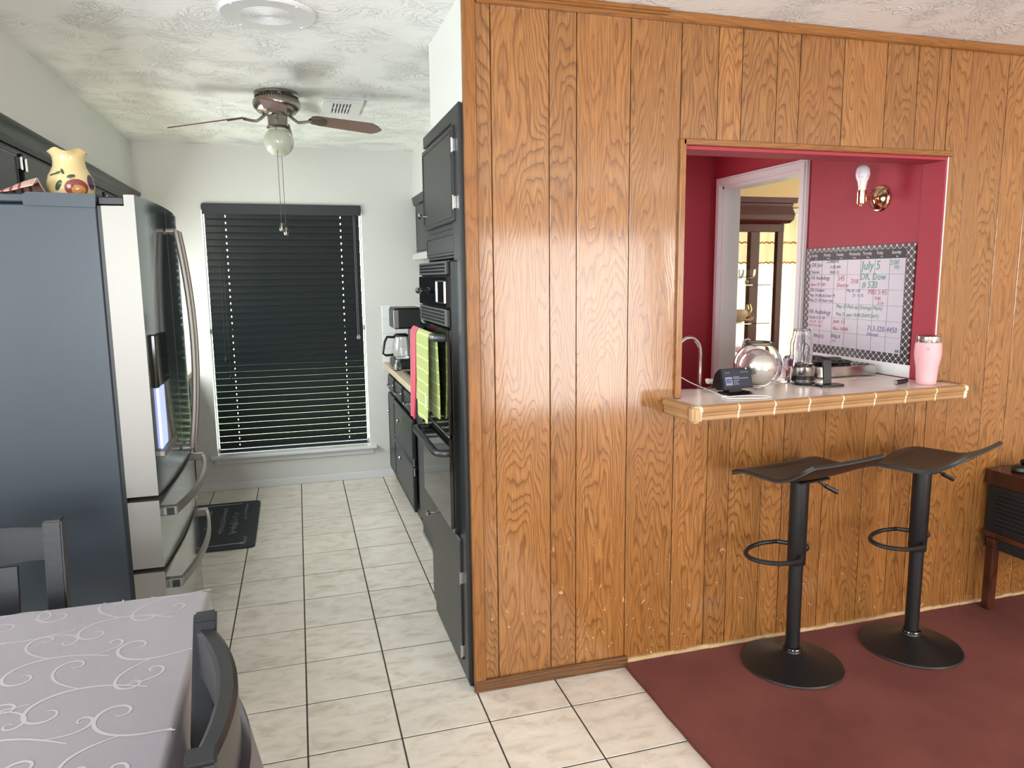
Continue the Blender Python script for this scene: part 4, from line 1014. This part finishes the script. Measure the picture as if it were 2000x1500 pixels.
# ---- steel burner tray
tr = thing('hot_plate', 'stainless countertop burner with black grate under the whiteboard', 'hot plate', (2.44, .68, CZ))
f = prism(B(), rrect(2.26, 2.60, .45, .90, .035), 'z', CZ+.006, CZ+.05); bmesh.ops.bevel(f, geom=[e for e in f.edges if abs(e.verts[0].co.z-e.verts[1].co.z) < 1e-6 and e.verts[0].co.z > CZ+.04], offset=.005, segments=2, affect='EDGES'); ob('burner_body', f, STEEL2, tr)
for x in (2.30, 2.56):
    for y in (.49, .86): cyl_('foot', BLACKP, tr, (x, y, CZ+.0005), (x, y, CZ+.006), .012)
bx('burner_well', BLACKG, tr, 2.29, 2.57, .48, .87, CZ+.0495, CZ+.052, bev=.001)
for cy in (.58, .76):
    f = B()
    for r in (.035, .065, .09): tube(f, [(2.43+r*math.cos(2*PI*k/24), cy+r*math.sin(2*PI*k/24), CZ+.06) for k in range(24)], .0045, 6, closed=True)
    cyl(f, (2.335, cy, CZ+.058), (2.525, cy, CZ+.058), .004, seg=6); cyl(f, (2.43, cy-.09, CZ+.058), (2.43, cy+.09, CZ+.058), .004, seg=6)
    for a, b in ((-.08, 0), (.08, 0)): cyl(f, (2.43+a, cy, CZ+.051), (2.43+a, cy, CZ+.06), .004, seg=6)
    ob('grate', f, BLACKM, tr)
# ---- pink tumbler and marker
tb = thing('tumbler', 'pale pink insulated tumbler with steel lid at the bar end', 'tumbler', (2.575, .165, CZ))
ob('tumbler_body', lathe(B(), [(0, .001), (.036, .001), (.0385, .006), (.039, .02), (.043, .075), (.0495, .108), (.0515, .13), (.0505, .165), (.047, .178), (0, .178)], (2.575, .165, CZ), 36), PINK, tb)
ob('tumbler_lid', lathe(B(), [(0, .178), (.0455, .178), (.0465, .183), (.046, .202), (.043, .205), (.04, .203), (0, .2)], (2.575, .165, CZ), 32), STEEL2, tb)
a_ = math.atan2(cam.location.y-.165, cam.location.x-2.575); f = B()
for k in range(3): box(f, -.005, .005, -.0004, .0004, .004*k, .004*k+.0022)
box(f, -.006, .006, -.0004, .0004, -.006, -.005)
ob('logo_print', f, GREYPL, tb, loc=(2.575+.0512*math.cos(a_), .165+.0512*math.sin(a_), CZ+.148), rot=(0, 0, a_+PI/2))
mk = thing('marker_pen', 'short black marker lying beside the pink tumbler', 'marker', (2.48, .19, CZ))
cyl_('barrel', BLACKP, mk, (2.443, .19, CZ+.0105), (2.485, .203, CZ+.0105), .0098); cyl_('cap', BLACKG, mk, (2.485, .203, CZ+.0105), (2.52, .214, CZ+.0105), .0105); cyl_('end_plug', GREYPL, mk, (2.44, .189, CZ+.0105), (2.443, .19, CZ+.0105), .008)
# ---- faucet
fc = thing('faucet', 'tall chrome gooseneck faucet behind the left end of the bar', 'faucet', (1.76, .62, .9))
bm = B(); pts = [(1.765, .62, .9), (1.767, .62, 1.17)] + [(1.70+.066*math.cos(a), .62-.03*(1-math.cos(a))*.5, 1.185+.068*math.sin(a)) for a in [PI*k/12 for k in range(13)]] + [(1.634, .59, 1.14)]
tube(bm, pts, .0085, 12); ob('spout', bm, CHROME, fc); ob('escutcheon', lathe(B(), [(0, .9005), (.026, .9005), (.024, .912), (.012, .93), (0, .93)], (1.765, .62, 0), 20), CHROME, fc)
# ---- artificial flower
fl = thing('artificial_flower', 'white artificial flower lying behind the smart display', 'flower', (1.67, .37, CZ))
for k in range(9):
    a = k*2.4; r = .004 + .0018*k; f = lathe(B(), [(0, -.006), (.009, -.002), (.011, .003), (.006, .009), (0, .01)], (1.662+r*math.cos(a), .36+r*math.sin(a), CZ+.03+.004*math.cos(k)), 10); ob('petal', f, MUGW, fl)
bm = B(); tube(bm, [(1.665, .36, CZ+.022), (1.68, .37, CZ+.010), (1.70, .37, CZ+.004)], .002, 6); ob('stem', bm, GREEN_L, fl)
f = lathe(B(), [(0, 0), (.02, .003), (0, .006)], (1.685, .372, CZ+.004), 8); ob('leaf', f, GREEN_L, fl)
# ---- cables
def cable(name, mat, pts, r, label):
    cu = []
    P_ = [Vector(p) for p in pts]
    for i in range(len(P_)-1):
        p0, p1, p2, p3 = P_[max(i-1, 0)], P_[i], P_[i+1], P_[min(i+2, len(P_)-1)]
        for k in range(8):
            t = k/8; cu.append(.5*((2*p1) + (p2-p0)*t + (2*p0-5*p1+4*p2-p3)*t*t + (3*p1-p0-3*p2+p3)*t**3))
    cu.append(P_[-1]); return ob(name, tube(B(), cu, r, 6), mat, label=label, cat='cable')
c1 = cable('charging_cable', CABLEW, [(1.47, .42, 1.17), (1.52, .405, 1.13), (1.58, .38, CZ+.03), (1.62, .27, CZ+.004), (1.60, .16, CZ+.004)], .0022, 'white cable drooping from the left jamb onto the bar')
f = box(B(), 1.590, 1.604, .146, .163, CZ+.001, CZ+.008, bev=.001); ob('plug', f, WHITEPL, c1)
cable('charging_cable', CABLEW, [(1.59, .14, CZ+.004), (1.66, .15, CZ+.004), (1.75, .12, CZ+.004), (1.76, .085, CZ+.004), (1.70, .075, CZ+.004), (1.62, .10, CZ+.004), (1.585, .12, CZ+.004)], .0022, 'white cable looped flat on the bar before the smart display')
cable('power_cord', CABLEB, [(1.46, .42, 1.16), (1.50, .43, 1.12), (1.54, .435, 1.07), (1.55, .44, 1.02)], .002, 'thin black cord hanging behind the left end of the bar')
cable('power_cord', CABLEB, [(1.73, .29, CZ+.02), (1.70, .33, CZ+.012), (1.64, .36, CZ+.004), (1.57, .38, CZ+.004), (1.52, .385, CZ+.004)], .002, 'black cord trailing from the smart display along the bar')

# ================================================================= WHITEBOARD AND SCONCE
wb = thing('whiteboard_calendar', 'whiteboard calendar with black trellis border on the red wall', 'whiteboard', (RX, .69, 1.1))
WY, WZ, WW, WH = 1.052, 1.10, .716, .556
XB = RX-.006
bx('border_panel', TRELLIS, wb, XB, RX-.0005, WY-WW, WY, WZ, WZ+WH, bev=.001)
iu0, iu1, iv0, iv1 = .038, WW-.05, .062, WH-.022
def wbox(nm, mat, u0, u1, v0, v1, lift, thick=.0004): return box(B(), XB-lift-thick, XB-lift, WY-u1, WY-u0, WZ+v0, WZ+v1)
ob('writing_surface', wbox('', None, iu0, iu1, iv0, iv1, .0, .001), BOARD, wb)
ob('day_header', wbox('', None, iu0, iu1, iv1-.042, iv1, .001), INKK, wb)
hh = (iv1-.042-iv0)/6; cw = (iu1-iu0)/7
bm = B()
for k in range(1, 7):
    for d in ((iu0+k*cw-.0006, iu0+k*cw+.0006, iv0, iv1-.042),): box(bm, XB-.0016, XB-.001, WY-d[1], WY-d[0], WZ+d[2], WZ+d[3])
for k in range(1, 6): box(bm, XB-.0016, XB-.001, WY-iu1, WY-iu0, WZ+iv0+k*hh-.0006, WZ+iv0+k*hh+.0006)
ob('grid_print', bm, RULE, wb)
def wtext(s, u, v, size, mat, shear=.12, lift=.0019, sx=1.0):
    M = Matrix.Translation((XB-lift, WY-u, WZ+v)) @ Matrix(((0,0,-1,0),(-1,0,0,0),(0,1,0,0),(0,0,0,1)))
    lettering(s, size, mat, wb, M, 'handwriting' if mat is not INKW else 'day_name', shear, sx)
for k, dn in enumerate(('Sunday', 'Monday', 'Tuesday', 'Wednesday', 'Thursday', 'Friday', 'Saturday')):
    wtext(dn, iu0+k*cw+.008, iv1-.022, .022, INKW, 0, sx=.72); wtext(dn[:3]+'.', iu0+k*cw+.034, iv1-.037, .011, INKW, 0)
def rc_(row, col): return iu0 + col*cw, iv1-.042-(row+1)*hh
for row, col, dv, s, size, mat in (
    (0, .1, .040, 'DR Joe', .030, INKB), (0, .05, .006, 'Televisit', .022, INKB), (0, 1.35, .058, '22-860710', .022, INKB), (0, 1.6, .030, '11:00 AM', .022, INKB), (0, 1.65, .004, 'MAY 15', .022, INKB),
    (0, 4.05, .022, 'July 5', .06, INKG), (0, 6.0, .042, '3:00', .034, INKG), (0, 6.3, .022, 'PM', .024, INKG),
    (1, .08, .046, 'VA Audiology', .028, INKB), (1, .1, .014, 'June 10 7:00', .024, INKR), (1, 2.3, .042, '545', .036, INKR), (1, 2.25, .010, 'Doctor', .030, INKR), (1, 3.3, .028, '7/18', .032, INKR),
    (1, 4.0, .046, 'DR. Dow', .046, INKG), (1, 4.15, .008, '# 520', .046, INKG),
    (2, .05, .056, 'DR Donner', .026, INKB), (2, .03, .030, 'May 24 (Back) Liver M', .023, INKB), (2, .03, .005, 'May 23 30 Heart visit', .023, INKB),
    (2, 3.05, .060, 'May 20, 1:30', .019, INKB), (2, 3.5, .036, '23  11:15', .021, INKB), (2, 4.6, .050, 'MRI 5:45', .036, INKR), (2, 5.1, .024, '9:00 -', .024, INKR), (2, 5.3, .002, '7/14', .024, INKR),
    (3, .05, .014, 'VA Audiology', .032, INKB), (3, 2.3, .050, 'May 20 Pick up {Storage Mark}', .027, INKG), (3, 2.3, .012, 'May 21 appt 10:00 (SAM DAY)', .025, INKG),
    (4, .02, .060, 'Trip Jun 22 at 720', .019, INKB), (4, .1, .040, 'Tues 10 - 11:15', .018, INKR), (4, .02, .020, 'Trip 22 at 6 pm', .018, INKR),
    (4, 2.1, .046, 'June 13', .030, INKR), (4, 2.1, .010, 'Blue 10000', .026, INKR), (4, 4.7, .022, '713-320-4450', .036, INKB), (4, 4.7, .0, '(George)', .022, INKB),
    (5, .5, .034, '794-212', .027, INKB), (5, 2.0, .044, 'Bldg #', .028, INKB), (5, 2.1, .022, '212', .018, INKB)):
    u, v = rc_(row, col); wtext(s, u, v+dv, size, mat, sx=.9)
ob('bar_code_mark', wbox('', None, iu1-.03, iu1-.006, iv0+.006, iv0+.018, .001), RULE, wb)

sn = thing('wall_sconce', 'brass wall sconce with a bare white bulb on the red wall', 'sconce', (RX, .565, 1.866))
MX = Matrix.Rotation(-PI/2, 4, 'Y')
ob('backplate', lathe(B(), [(0, 0), (.058, 0), (.06, .005), (.055, .011), (.047, .013), (.04, .02), (.025, .028), (.012, .034), (0, .036)], (RX, .565, 1.866), 36, MX), BRASS, sn)
cyl_('arm', BRASS, sn, (RX-.03, .565, 1.866), (RX-.10, .565, 1.866), .008)
ob('socket', lathe(B(), [(0, -.036), (.006, -.036), (.008, -.028), (.02, -.026), (.0215, -.02), (.0215, .034), (.019, .035), (0, .033)], (RX-.105, .565, 1.866), 22), BRASS, sn)
ob('bulb_collar', lathe(B(), [(0, .03), (.0165, .03), (.017, .05), (.0215, .074), (.0275, .088), (0, .09)], (RX-.105, .565, 1.866), 22), MUGW, sn)
ob('bulb', lathe(B(), [(.0275, .088), (.0305, .1), (.031, .112), (.0275, .13), (.018, .142), (.008, .147), (0, .148)], (RX-.105, .565, 1.866), 24), BULB, sn)

# ================================================================= DINING ROOM
cc = thing('china_cabinet', 'cherry wood china cabinet with glass sides beyond the doorway', 'cabinet', (3.4, 2.8, 0))
X0, X1, YA, YZ = 2.96, 3.65, 2.6, 2.95
for x in (X0, X1-.055): bx('front_stile', CHERRY, cc, x, x+.055, YA, YA+.04, .0, 1.93, bev=.004)
for x in (X0, X1-.085): bx('rear_post', CHERRY, cc, x, x+.085, YZ-.05, YZ, .0, 1.93, bev=.003)
bx('rear_mullion', CHERRY, cc, 3.25, 3.32, YZ-.02, YZ, .8, 1.93, bev=.002)
bx('head_rail', CHERRY, cc, X0, X1, YA-.002, YA+.038, 1.84, 1.9, bev=.003); bx('cabinet_roof', CHERRY, cc, X0, X1, YA, YZ, 1.9, 1.93, bev=0)
f = B(); prof_c = [(YA, 1.9), (YA-.03, 1.905), (YA-.05, 1.93), (YA-.055, 1.97), (YA-.04, 2.02), (YA-.045, 2.045), (YA-.065, 2.05), (YA-.068, 2.09), (YZ, 2.09), (YZ, 1.9)]
prism(f, prof_c, 'x', X0-.04, X1+.02); 
for v in f.verts:
    if v.co.x > X1:
        d = max(0, YA - v.co.y); v.co.x = X1 + d*.95
ob('crown', f, CHERRY, cc, sharp=50)
bx('lower_case', CHERRY, cc, X0, X1, YA, YZ, .0, .78, bev=.003)
for z in (1.143, 1.44): bx('glass_shelf', GLASS, cc, X0+.01, X1-.06, YA+.045, YZ-.055, z, z+.006, bev=0)
bx('door_glass', PANE, cc, X0+.055, X1-.055, YA+.018, YA+.021, .8, 1.84, bev=0)
def at(px): return px
cpn = thing('glass_compote', 'clear glass stemmed bowl on the upper shelf of the china cabinet', 'bowl', (3.44, 2.78, 1.446))
ob('compote_bowl', lathe(B(), [(0, .035), (.03, .04), (.055, .055), (.064, .085), (.066, .115), (.063, .115), (.06, .087), (.052, .06), (.028, .045), (0, .042)], (3.46, 2.78, 1.4465), 26), GLASS, cpn)
ob('compote_stem', lathe(B(), [(0, 0), (.02, .001), (.012, .006), (.016, .018), (.012, .03), (0, .036)], (3.46, 2.78, 1.4465), 18), BRASS, cpn)
cp2 = thing('glass_compote', 'clear glass stemmed bowl beside the door jamb on the upper shelf', 'bowl', (3.32, 2.74, 1.446))
ob('compote_bowl', lathe(B(), [(0, .035), (.03, .04), (.055, .055), (.064, .085), (.066, .115), (.063, .115), (.06, .087), (.052, .06), (.028, .045), (0, .042)], (3.33, 2.74, 1.4465), 26), GLASS, cp2)
ob('compote_stem', lathe(B(), [(0, 0), (.02, .001), (.012, .006), (.016, .018), (.012, .03), (0, .036)], (3.33, 2.74, 1.4465), 18), BRASS, cp2)
tu = thing('soup_tureen', 'pale porcelain serving boat with ornate gilt handle in the china cabinet', 'tureen', (3.38, 2.77, 1.149))
PORC = plain('pale_peach_porcelain', 'D8B897', .25)
f = lathe(B(), [(0, 0), (.06, .002), (.065, .01), (.1, .05), (.105, .085), (.098, .1), (.09, .09), (.06, .03), (0, .02)], (0, 0, 0), 26)
for v in f.verts: v.co.y *= .6
ob('tureen_bowl', f, PORC, tu, loc=(3.36, 2.77, 1.1495))
bm = B(); tube(bm, [(3.44, 2.77, 1.19), (3.48, 2.77, 1.21), (3.5, 2.77, 1.25), (3.485, 2.77, 1.29), (3.465, 2.77, 1.285), (3.47, 2.77, 1.25)], .01, 8); tube(bm, [(3.43, 2.77, 1.17), (3.47, 2.77, 1.165), (3.51, 2.77, 1.175), (3.52, 2.77, 1.195)], .012, 8); ob('tureen_handle', bm, plain('pale_gilt', 'E0BE92', .25, metal=.5), tu)
pt = thing('pitcher', 'tall pale pitcher in the lower part of the china cabinet', 'pitcher', (3.36, 2.78, .78))
ob('pitcher_body', lathe(B(), [(0, .001), (.05, .001), (.06, .05), (.05, .12), (.035, .17), (.042, .21), (.038, .21), (.03, .17), (.04, .12), (0, .02)], (3.33, 2.8, .78), 22), MUGW, pt)
bm = B(); tube(bm, [(3.375, 2.8, .96), (3.41, 2.8, .95), (3.415, 2.8, .9), (3.385, 2.8, .86)], .007, 8); ob('pitcher_handle', bm, MUGW, pt)
# blinds, sheer curtains and valance of the dining window
db = thing('window_blind', 'cream horizontal blind in the dining room window', 'blind', (4.28, YB+.02, .6))
f = B()
for k in range(36):
    z = .62 + k*.04; prism(f, [(YB+.012, z+.006), (YB+.045, z+.02), (YB+.045, z+.022), (YB+.012, z+.008)], 'x', DW0+.03, DW1-.03)
ob('slats', f, curtain_mat('cream_blind_slat', 'F0E6C4', .35), db, kind='stuff'); bx('headrail', WHITEP, db, DW0+.03, DW1-.03, YB+.01, YB+.05, 2.04, 2.09)
def curtain(name, x0, x1, z0, z1, y, amp, fr_, label, mat, hem=None):
    bm = B(); nx, nz = 120, 6; V = []
    for i in range(nx+1):
        x = x0 + (x1-x0)*i/nx; V.append([bm.verts.new((x, y + amp*math.sin(x*fr_) + .4*amp*math.sin(x*fr_*2.3+1), z0 + (z1-z0)*j/nz + (.004*math.sin(x*60) if j == 0 else 0))) for j in range(nz+1)])
    for i in range(nx):
        for j in range(nz): bm.faces.new((V[i][j], V[i+1][j], V[i+1][j+1], V[i][j+1]))
    bmesh.ops.solidify(bm, geom=bm.faces[:], thickness=.0015)
    return ob(name, bm, mat, label=label, cat='curtain', sharp=70)
curtain('sheer_curtain', 3.4, 4.27, .2, 2.0, YB-.07, .012, 42, 'sheer cream curtain panel directly behind the china cabinet', SHEER)
curtain('sheer_curtain', 4.29, 5.2, .2, 2.0, YB-.07, .012, 42, 'sheer cream curtain panel right of the china cabinet', SHEER)
vl = curtain('curtain_valance', 3.4, 5.2, 1.62, 2.02, YB-.105, .01, 50, 'short lace-edged cream valance across the dining room window', SHEER)
for z in (1.62, 1.5+.29):
    bm = B(); tube(bm, [(3.4+1.8*k/150, YB-.112+.01*math.sin((3.4+1.8*k/150)*50), z+.006*math.sin(k*1.7)) for k in range(151)], .007, 5); ob('lace_trim', bm, plain('apricot_lace', 'D9A860', .9), vl)
f = B(); cyl(f, (3.38, YB-.09, 2.03), (5.22, YB-.09, 2.03), .01, seg=10); ob('curtain_rod', f, BRASS, label='slim brass rod carrying the dining room curtains', cat='curtain rod')

# ================================================================= TABLE AND CHAIRS
tx0, tx1, ty0, ty1, tz = -1.2, -.212, -1.95, -.365, .748
tb = thing('dining_table', 'rectangular dining table hidden under a mauve-grey scroll cloth', 'table', (-.7, -1.15, 0))
bx('table_top', BLACKW, tb, tx0+.01, tx1-.01, ty0+.01, ty1-.01, .715, tz-.003, bev=.004)
for x in (tx0+.07, tx1-.07):
    for y in (ty0+.08, ty1-.08): ob('leg', box(B(), x-.03, x+.03, y-.03, y+.03, .0005, .715, bev=.004), BLACKW, tb)
cl = thing('tablecloth', 'mauve-grey satin tablecloth with pale scrollwork in the foreground', 'tablecloth', (-.7, -1.15, tz))
bm = B(); rings = []
def loop(off, z, wave=0.0):
    pts = rrect(tx0-off, tx1+off, ty0-off, ty1+off, .02+off, 8); out = []
    full = []
    for (ax, ay), (bx_, by) in zip(pts, pts[1:]+pts[:1]):
        d = math.hypot(bx_-ax, by-ay); m = max(1, int(d/.06))
        for k in range(m): full.append((ax+(bx_-ax)*k/m, ay+(by-ay)*k/m))
    return full
base_l = loop(0, 0); cxm, cym = (tx0+tx1)/2, (ty0+ty1)/2
def ringv(off, z, wave):
    o = []; s = 0; prev = None
    for x, y in base_l:
        if prev: s += math.hypot(x-prev[0], y-prev[1])
        prev = (x, y)
        nx_ = 1 if x > tx1-.03 else (-1 if x < tx0+.03 else 0); ny_ = 1 if y > ty1-.03 else (-1 if y < ty0+.03 else 0)
        l = math.hypot(nx_, ny_) or 1; k = off + wave*math.sin(s*17)
        o.append(bm.verts.new((x+nx_/l*k, y+ny_/l*k, z)))
    return o
rings = [ringv(-.012, tz+.003, 0), ringv(-.004, tz+.0025, 0), ringv(.003, tz-.004, .0), ringv(.004, tz-.03, .001), ringv(.006, tz-.1, .003), ringv(.008, tz-.2, .005), ringv(.009, tz-.27, .006)]
bm.faces.new(rings[0])
for a, b in zip(rings, rings[1:]):
    for k in range(len(a)): bm.faces.new((a[k], b[k], b[(k+1)%len(a)], a[(k+1)%len(a)]))
ob('cloth', bm, CLOTH, cl, sharp=80)
def ribbon(bm, pts, wd, z):
    L, R = [], []
    for i, (x, y) in enumerate(pts):
        ax, ay = pts[max(i-1, 0)]; bx_, by = pts[min(i+1, len(pts)-1)]; d = math.hypot(bx_-ax, by-ay) or 1
        t = i/(len(pts)-1); w_ = wd*(.35 + .65*math.sin(PI*min(1, .08+t*.9))); nx_, ny_ = -(by-ay)/d*w_, (bx_-ax)/d*w_
        L.append(bm.verts.new((x+nx_, y+ny_, z))); R.append(bm.verts.new((x-nx_, y-ny_, z)))
    for i in range(len(L)-1): bm.faces.new((L[i], L[i+1], R[i+1], R[i]))
def scroll(x, y, ang, sz, hand):
    """stem that tightens into a spiral"""
    pts = [(x, y)]; n = 44
    for k in range(1, n):
        t = k/n; th = ang + hand*(.35*t + 7.2*t**2.1); step = sz/n*1.45*(1-.72*t)
        pts.append((pts[-1][0]+step*math.cos(th), pts[-1][1]+step*math.sin(th)))
    return pts
bm = B(); random.seed(5); zc = [tz+.0033]
def inside(p): return tx0+.01 < p[0] < tx1+.004 and ty0+.01 < p[1] < ty1+.002
def put(pts, wd):
    run = []; zc[0] += .000004
    for p in pts + [None]:
        if p is not None and inside(p): run.append(p)
        else:
            if len(run) > 3: ribbon(bm, run, wd, zc[0])
            run = []
row = 0; yy = ty1 + .02
while yy > ty0 - .05:
    xx = tx1 + .03 - (row % 2)*.10; kk = 0
    while xx > tx0 - .05:
        h = 1 if (row + kk) % 2 else -1; a = PI*.86 if h > 0 else PI*1.12; a += random.uniform(-.25, .25); sz = random.uniform(.36, .42)
        main = scroll(xx, yy, a, sz, h); put(main, .0036)
        q = main[11]; put(scroll(q[0], q[1], a - .15*h, sz*.62, -h), .0032)
        q = main[4]; put(scroll(q[0], q[1], a + PI + .5*h, sz*.40, h), .0028)
        xx -= .20; kk += 1
    yy -= .155; row += 1
ob('scroll_weave', bm, SCROLL, cl, kind='stuff')

def make_chair(label):
    t = thing('dining_chair', label, 'chair', group='black dining chairs at the clothed table')
    H = .925; w_ = .215
    ob('seat', box(B(), -.22, .22, -.2, .22, .43, .465, bev=.012, seg=2), BLACKW, t, local=True)
    for s in (-1, 1):
        bm = B(); pp = [(s*w_, -.205, .0), (s*w_, -.205, .45), (s*(w_), -.215, .7), (s*w_, -.235, H)]
        rr = []
        for p in pp:
            rr.append([bm.verts.new((p[0]+a, p[1]+b, p[2])) for a, b in ((-.022, -.02), (.022, -.02), (.022, .02), (-.022, .02))])
        for a, b in zip(rr, rr[1:]):
            for k in range(4): bm.faces.new((a[k], a[(k+1)%4], b[(k+1)%4], b[k]))
        bm.faces.new(rr[0][::-1]); bm.faces.new(rr[-1]); bmesh.ops.bevel(bm, geom=bm.edges[:], offset=.004, segments=2, affect='EDGES')
        ob('back_post', bm, BLACKW, t, local=True)
        ob('leg', box(B(), s*.195-.02, s*.195+.02, .17, .21, 0, .43, bev=.003), BLACKW, t, local=True)
        ob('side_apron', box(B(), s*.2-.01, s*.2+.01, -.19, .18, .37, .43, bev=.002), BLACKW, t, local=True)
    ob('front_apron', box(B(), -.18, .18, .18, .2, .37, .43, bev=.002), BLACKW, t, local=True)
    def curved(z, hh_, bulge, yb0, nm, hw=.014, sag=.0):
        bm = B(); n = 20; pp, wv = [], []
        rings = []
        for k in range(n+1):
            u = -1 + 2*k/n; x = u*(w_-.012); y = yb0 - bulge*(1-u*u); dx, dy = 1, 2*bulge*u/(w_-.012); l = math.hypot(dx, dy); nx_, ny_ = -dy/l*hw, dx/l*hw
            lo = z-hh_-sag*(1-u*u)**2
            rings.append([bm.verts.new(q) for q in ((x-nx_, y-ny_, lo), (x+nx_, y+ny_, lo), (x+nx_, y+ny_, z+hh_-.006), (x+nx_*.6, y+ny_*.6, z+hh_), (x-nx_*.6, y-ny_*.6, z+hh_), (x-nx_, y-ny_, z+hh_-.006))])
        for a, b in zip(rings, rings[1:]):
            for k in range(6): bm.faces.new((a[k], a[(k+1)%6], b[(k+1)%6], b[k]))
        bm.faces.new(rings[0][::-1]); bm.faces.new(rings[-1])
        return ob(nm, bm, BLACKW, t, local=True)
    curved(H-.06, .042, .036, -.232, 'top_rail', .016, .022); curved(.60, .022, .03, -.21, 'lower_rail', .011)
    for x in (-.09, 0, .09):
        u = x/w_; o_ = -.036*(1-u*u)
        bm = B(); sweep = [(x, -.21-.03*(1-u*u), .60), (x, -.232+o_, .80)]
        sweep_ = [[bm.verts.new((p[0]+a, p[1]+b, p[2])) for a, b in ((-.025, -.006), (.025, -.006), (.025, .006), (-.025, .006))] for p in sweep]
        for k in range(4): bm.faces.new((sweep_[0][k], sweep_[0][(k+1)%4], sweep_[1][(k+1)%4], sweep_[1][k]))
        ob('slat', bm, BLACKW, t, local=True)
    return t
ch1 = make_chair('black wooden dining chair with curved back rail in the foreground')
ch2 = dup(ch1, (-.808, -.43, 0), PI, 'black wooden dining chair between the table and the refrigerator')
ch1.location = (-.372, -1.144, 0); ch1.rotation_euler = (0, 0, math.radians(95))
# scroll-patterned cover hanging behind the foreground chair
bm = B(); n = 14; V = []
for i in range(n+1):
    u = -1+2*i/n; col_ = []
    for j in range(9):
        v = j/8; z = .80 - .5*v; y = -.262 - .036*(1-u*u) - .105*v - .006*math.sin(u*7+2)*v; col_.append(bm.verts.new((u*(.2+.03*v), y, z)))
    V.append(col_)
for k in range(1, 5):
    t_ = k/4; V.append([bm.verts.new((v_.co.x*(1-t_) + .241*t_ + .012*math.sin(PI*t_), v_.co.y*(1-t_) - .222*t_, v_.co.z)) for v_ in V[n]])
n += 4
for i in range(n):
    for j in range(8): bm.faces.new((V[i][j], V[i+1][j], V[i+1][j+1], V[i][j+1]))
bmesh.ops.solidify(bm, geom=bm.faces[:], thickness=.003)
cv = ob('back_cover', bm, CLOTH, ch1, local=True, label='mauve-grey scroll fabric hanging behind the backrest')
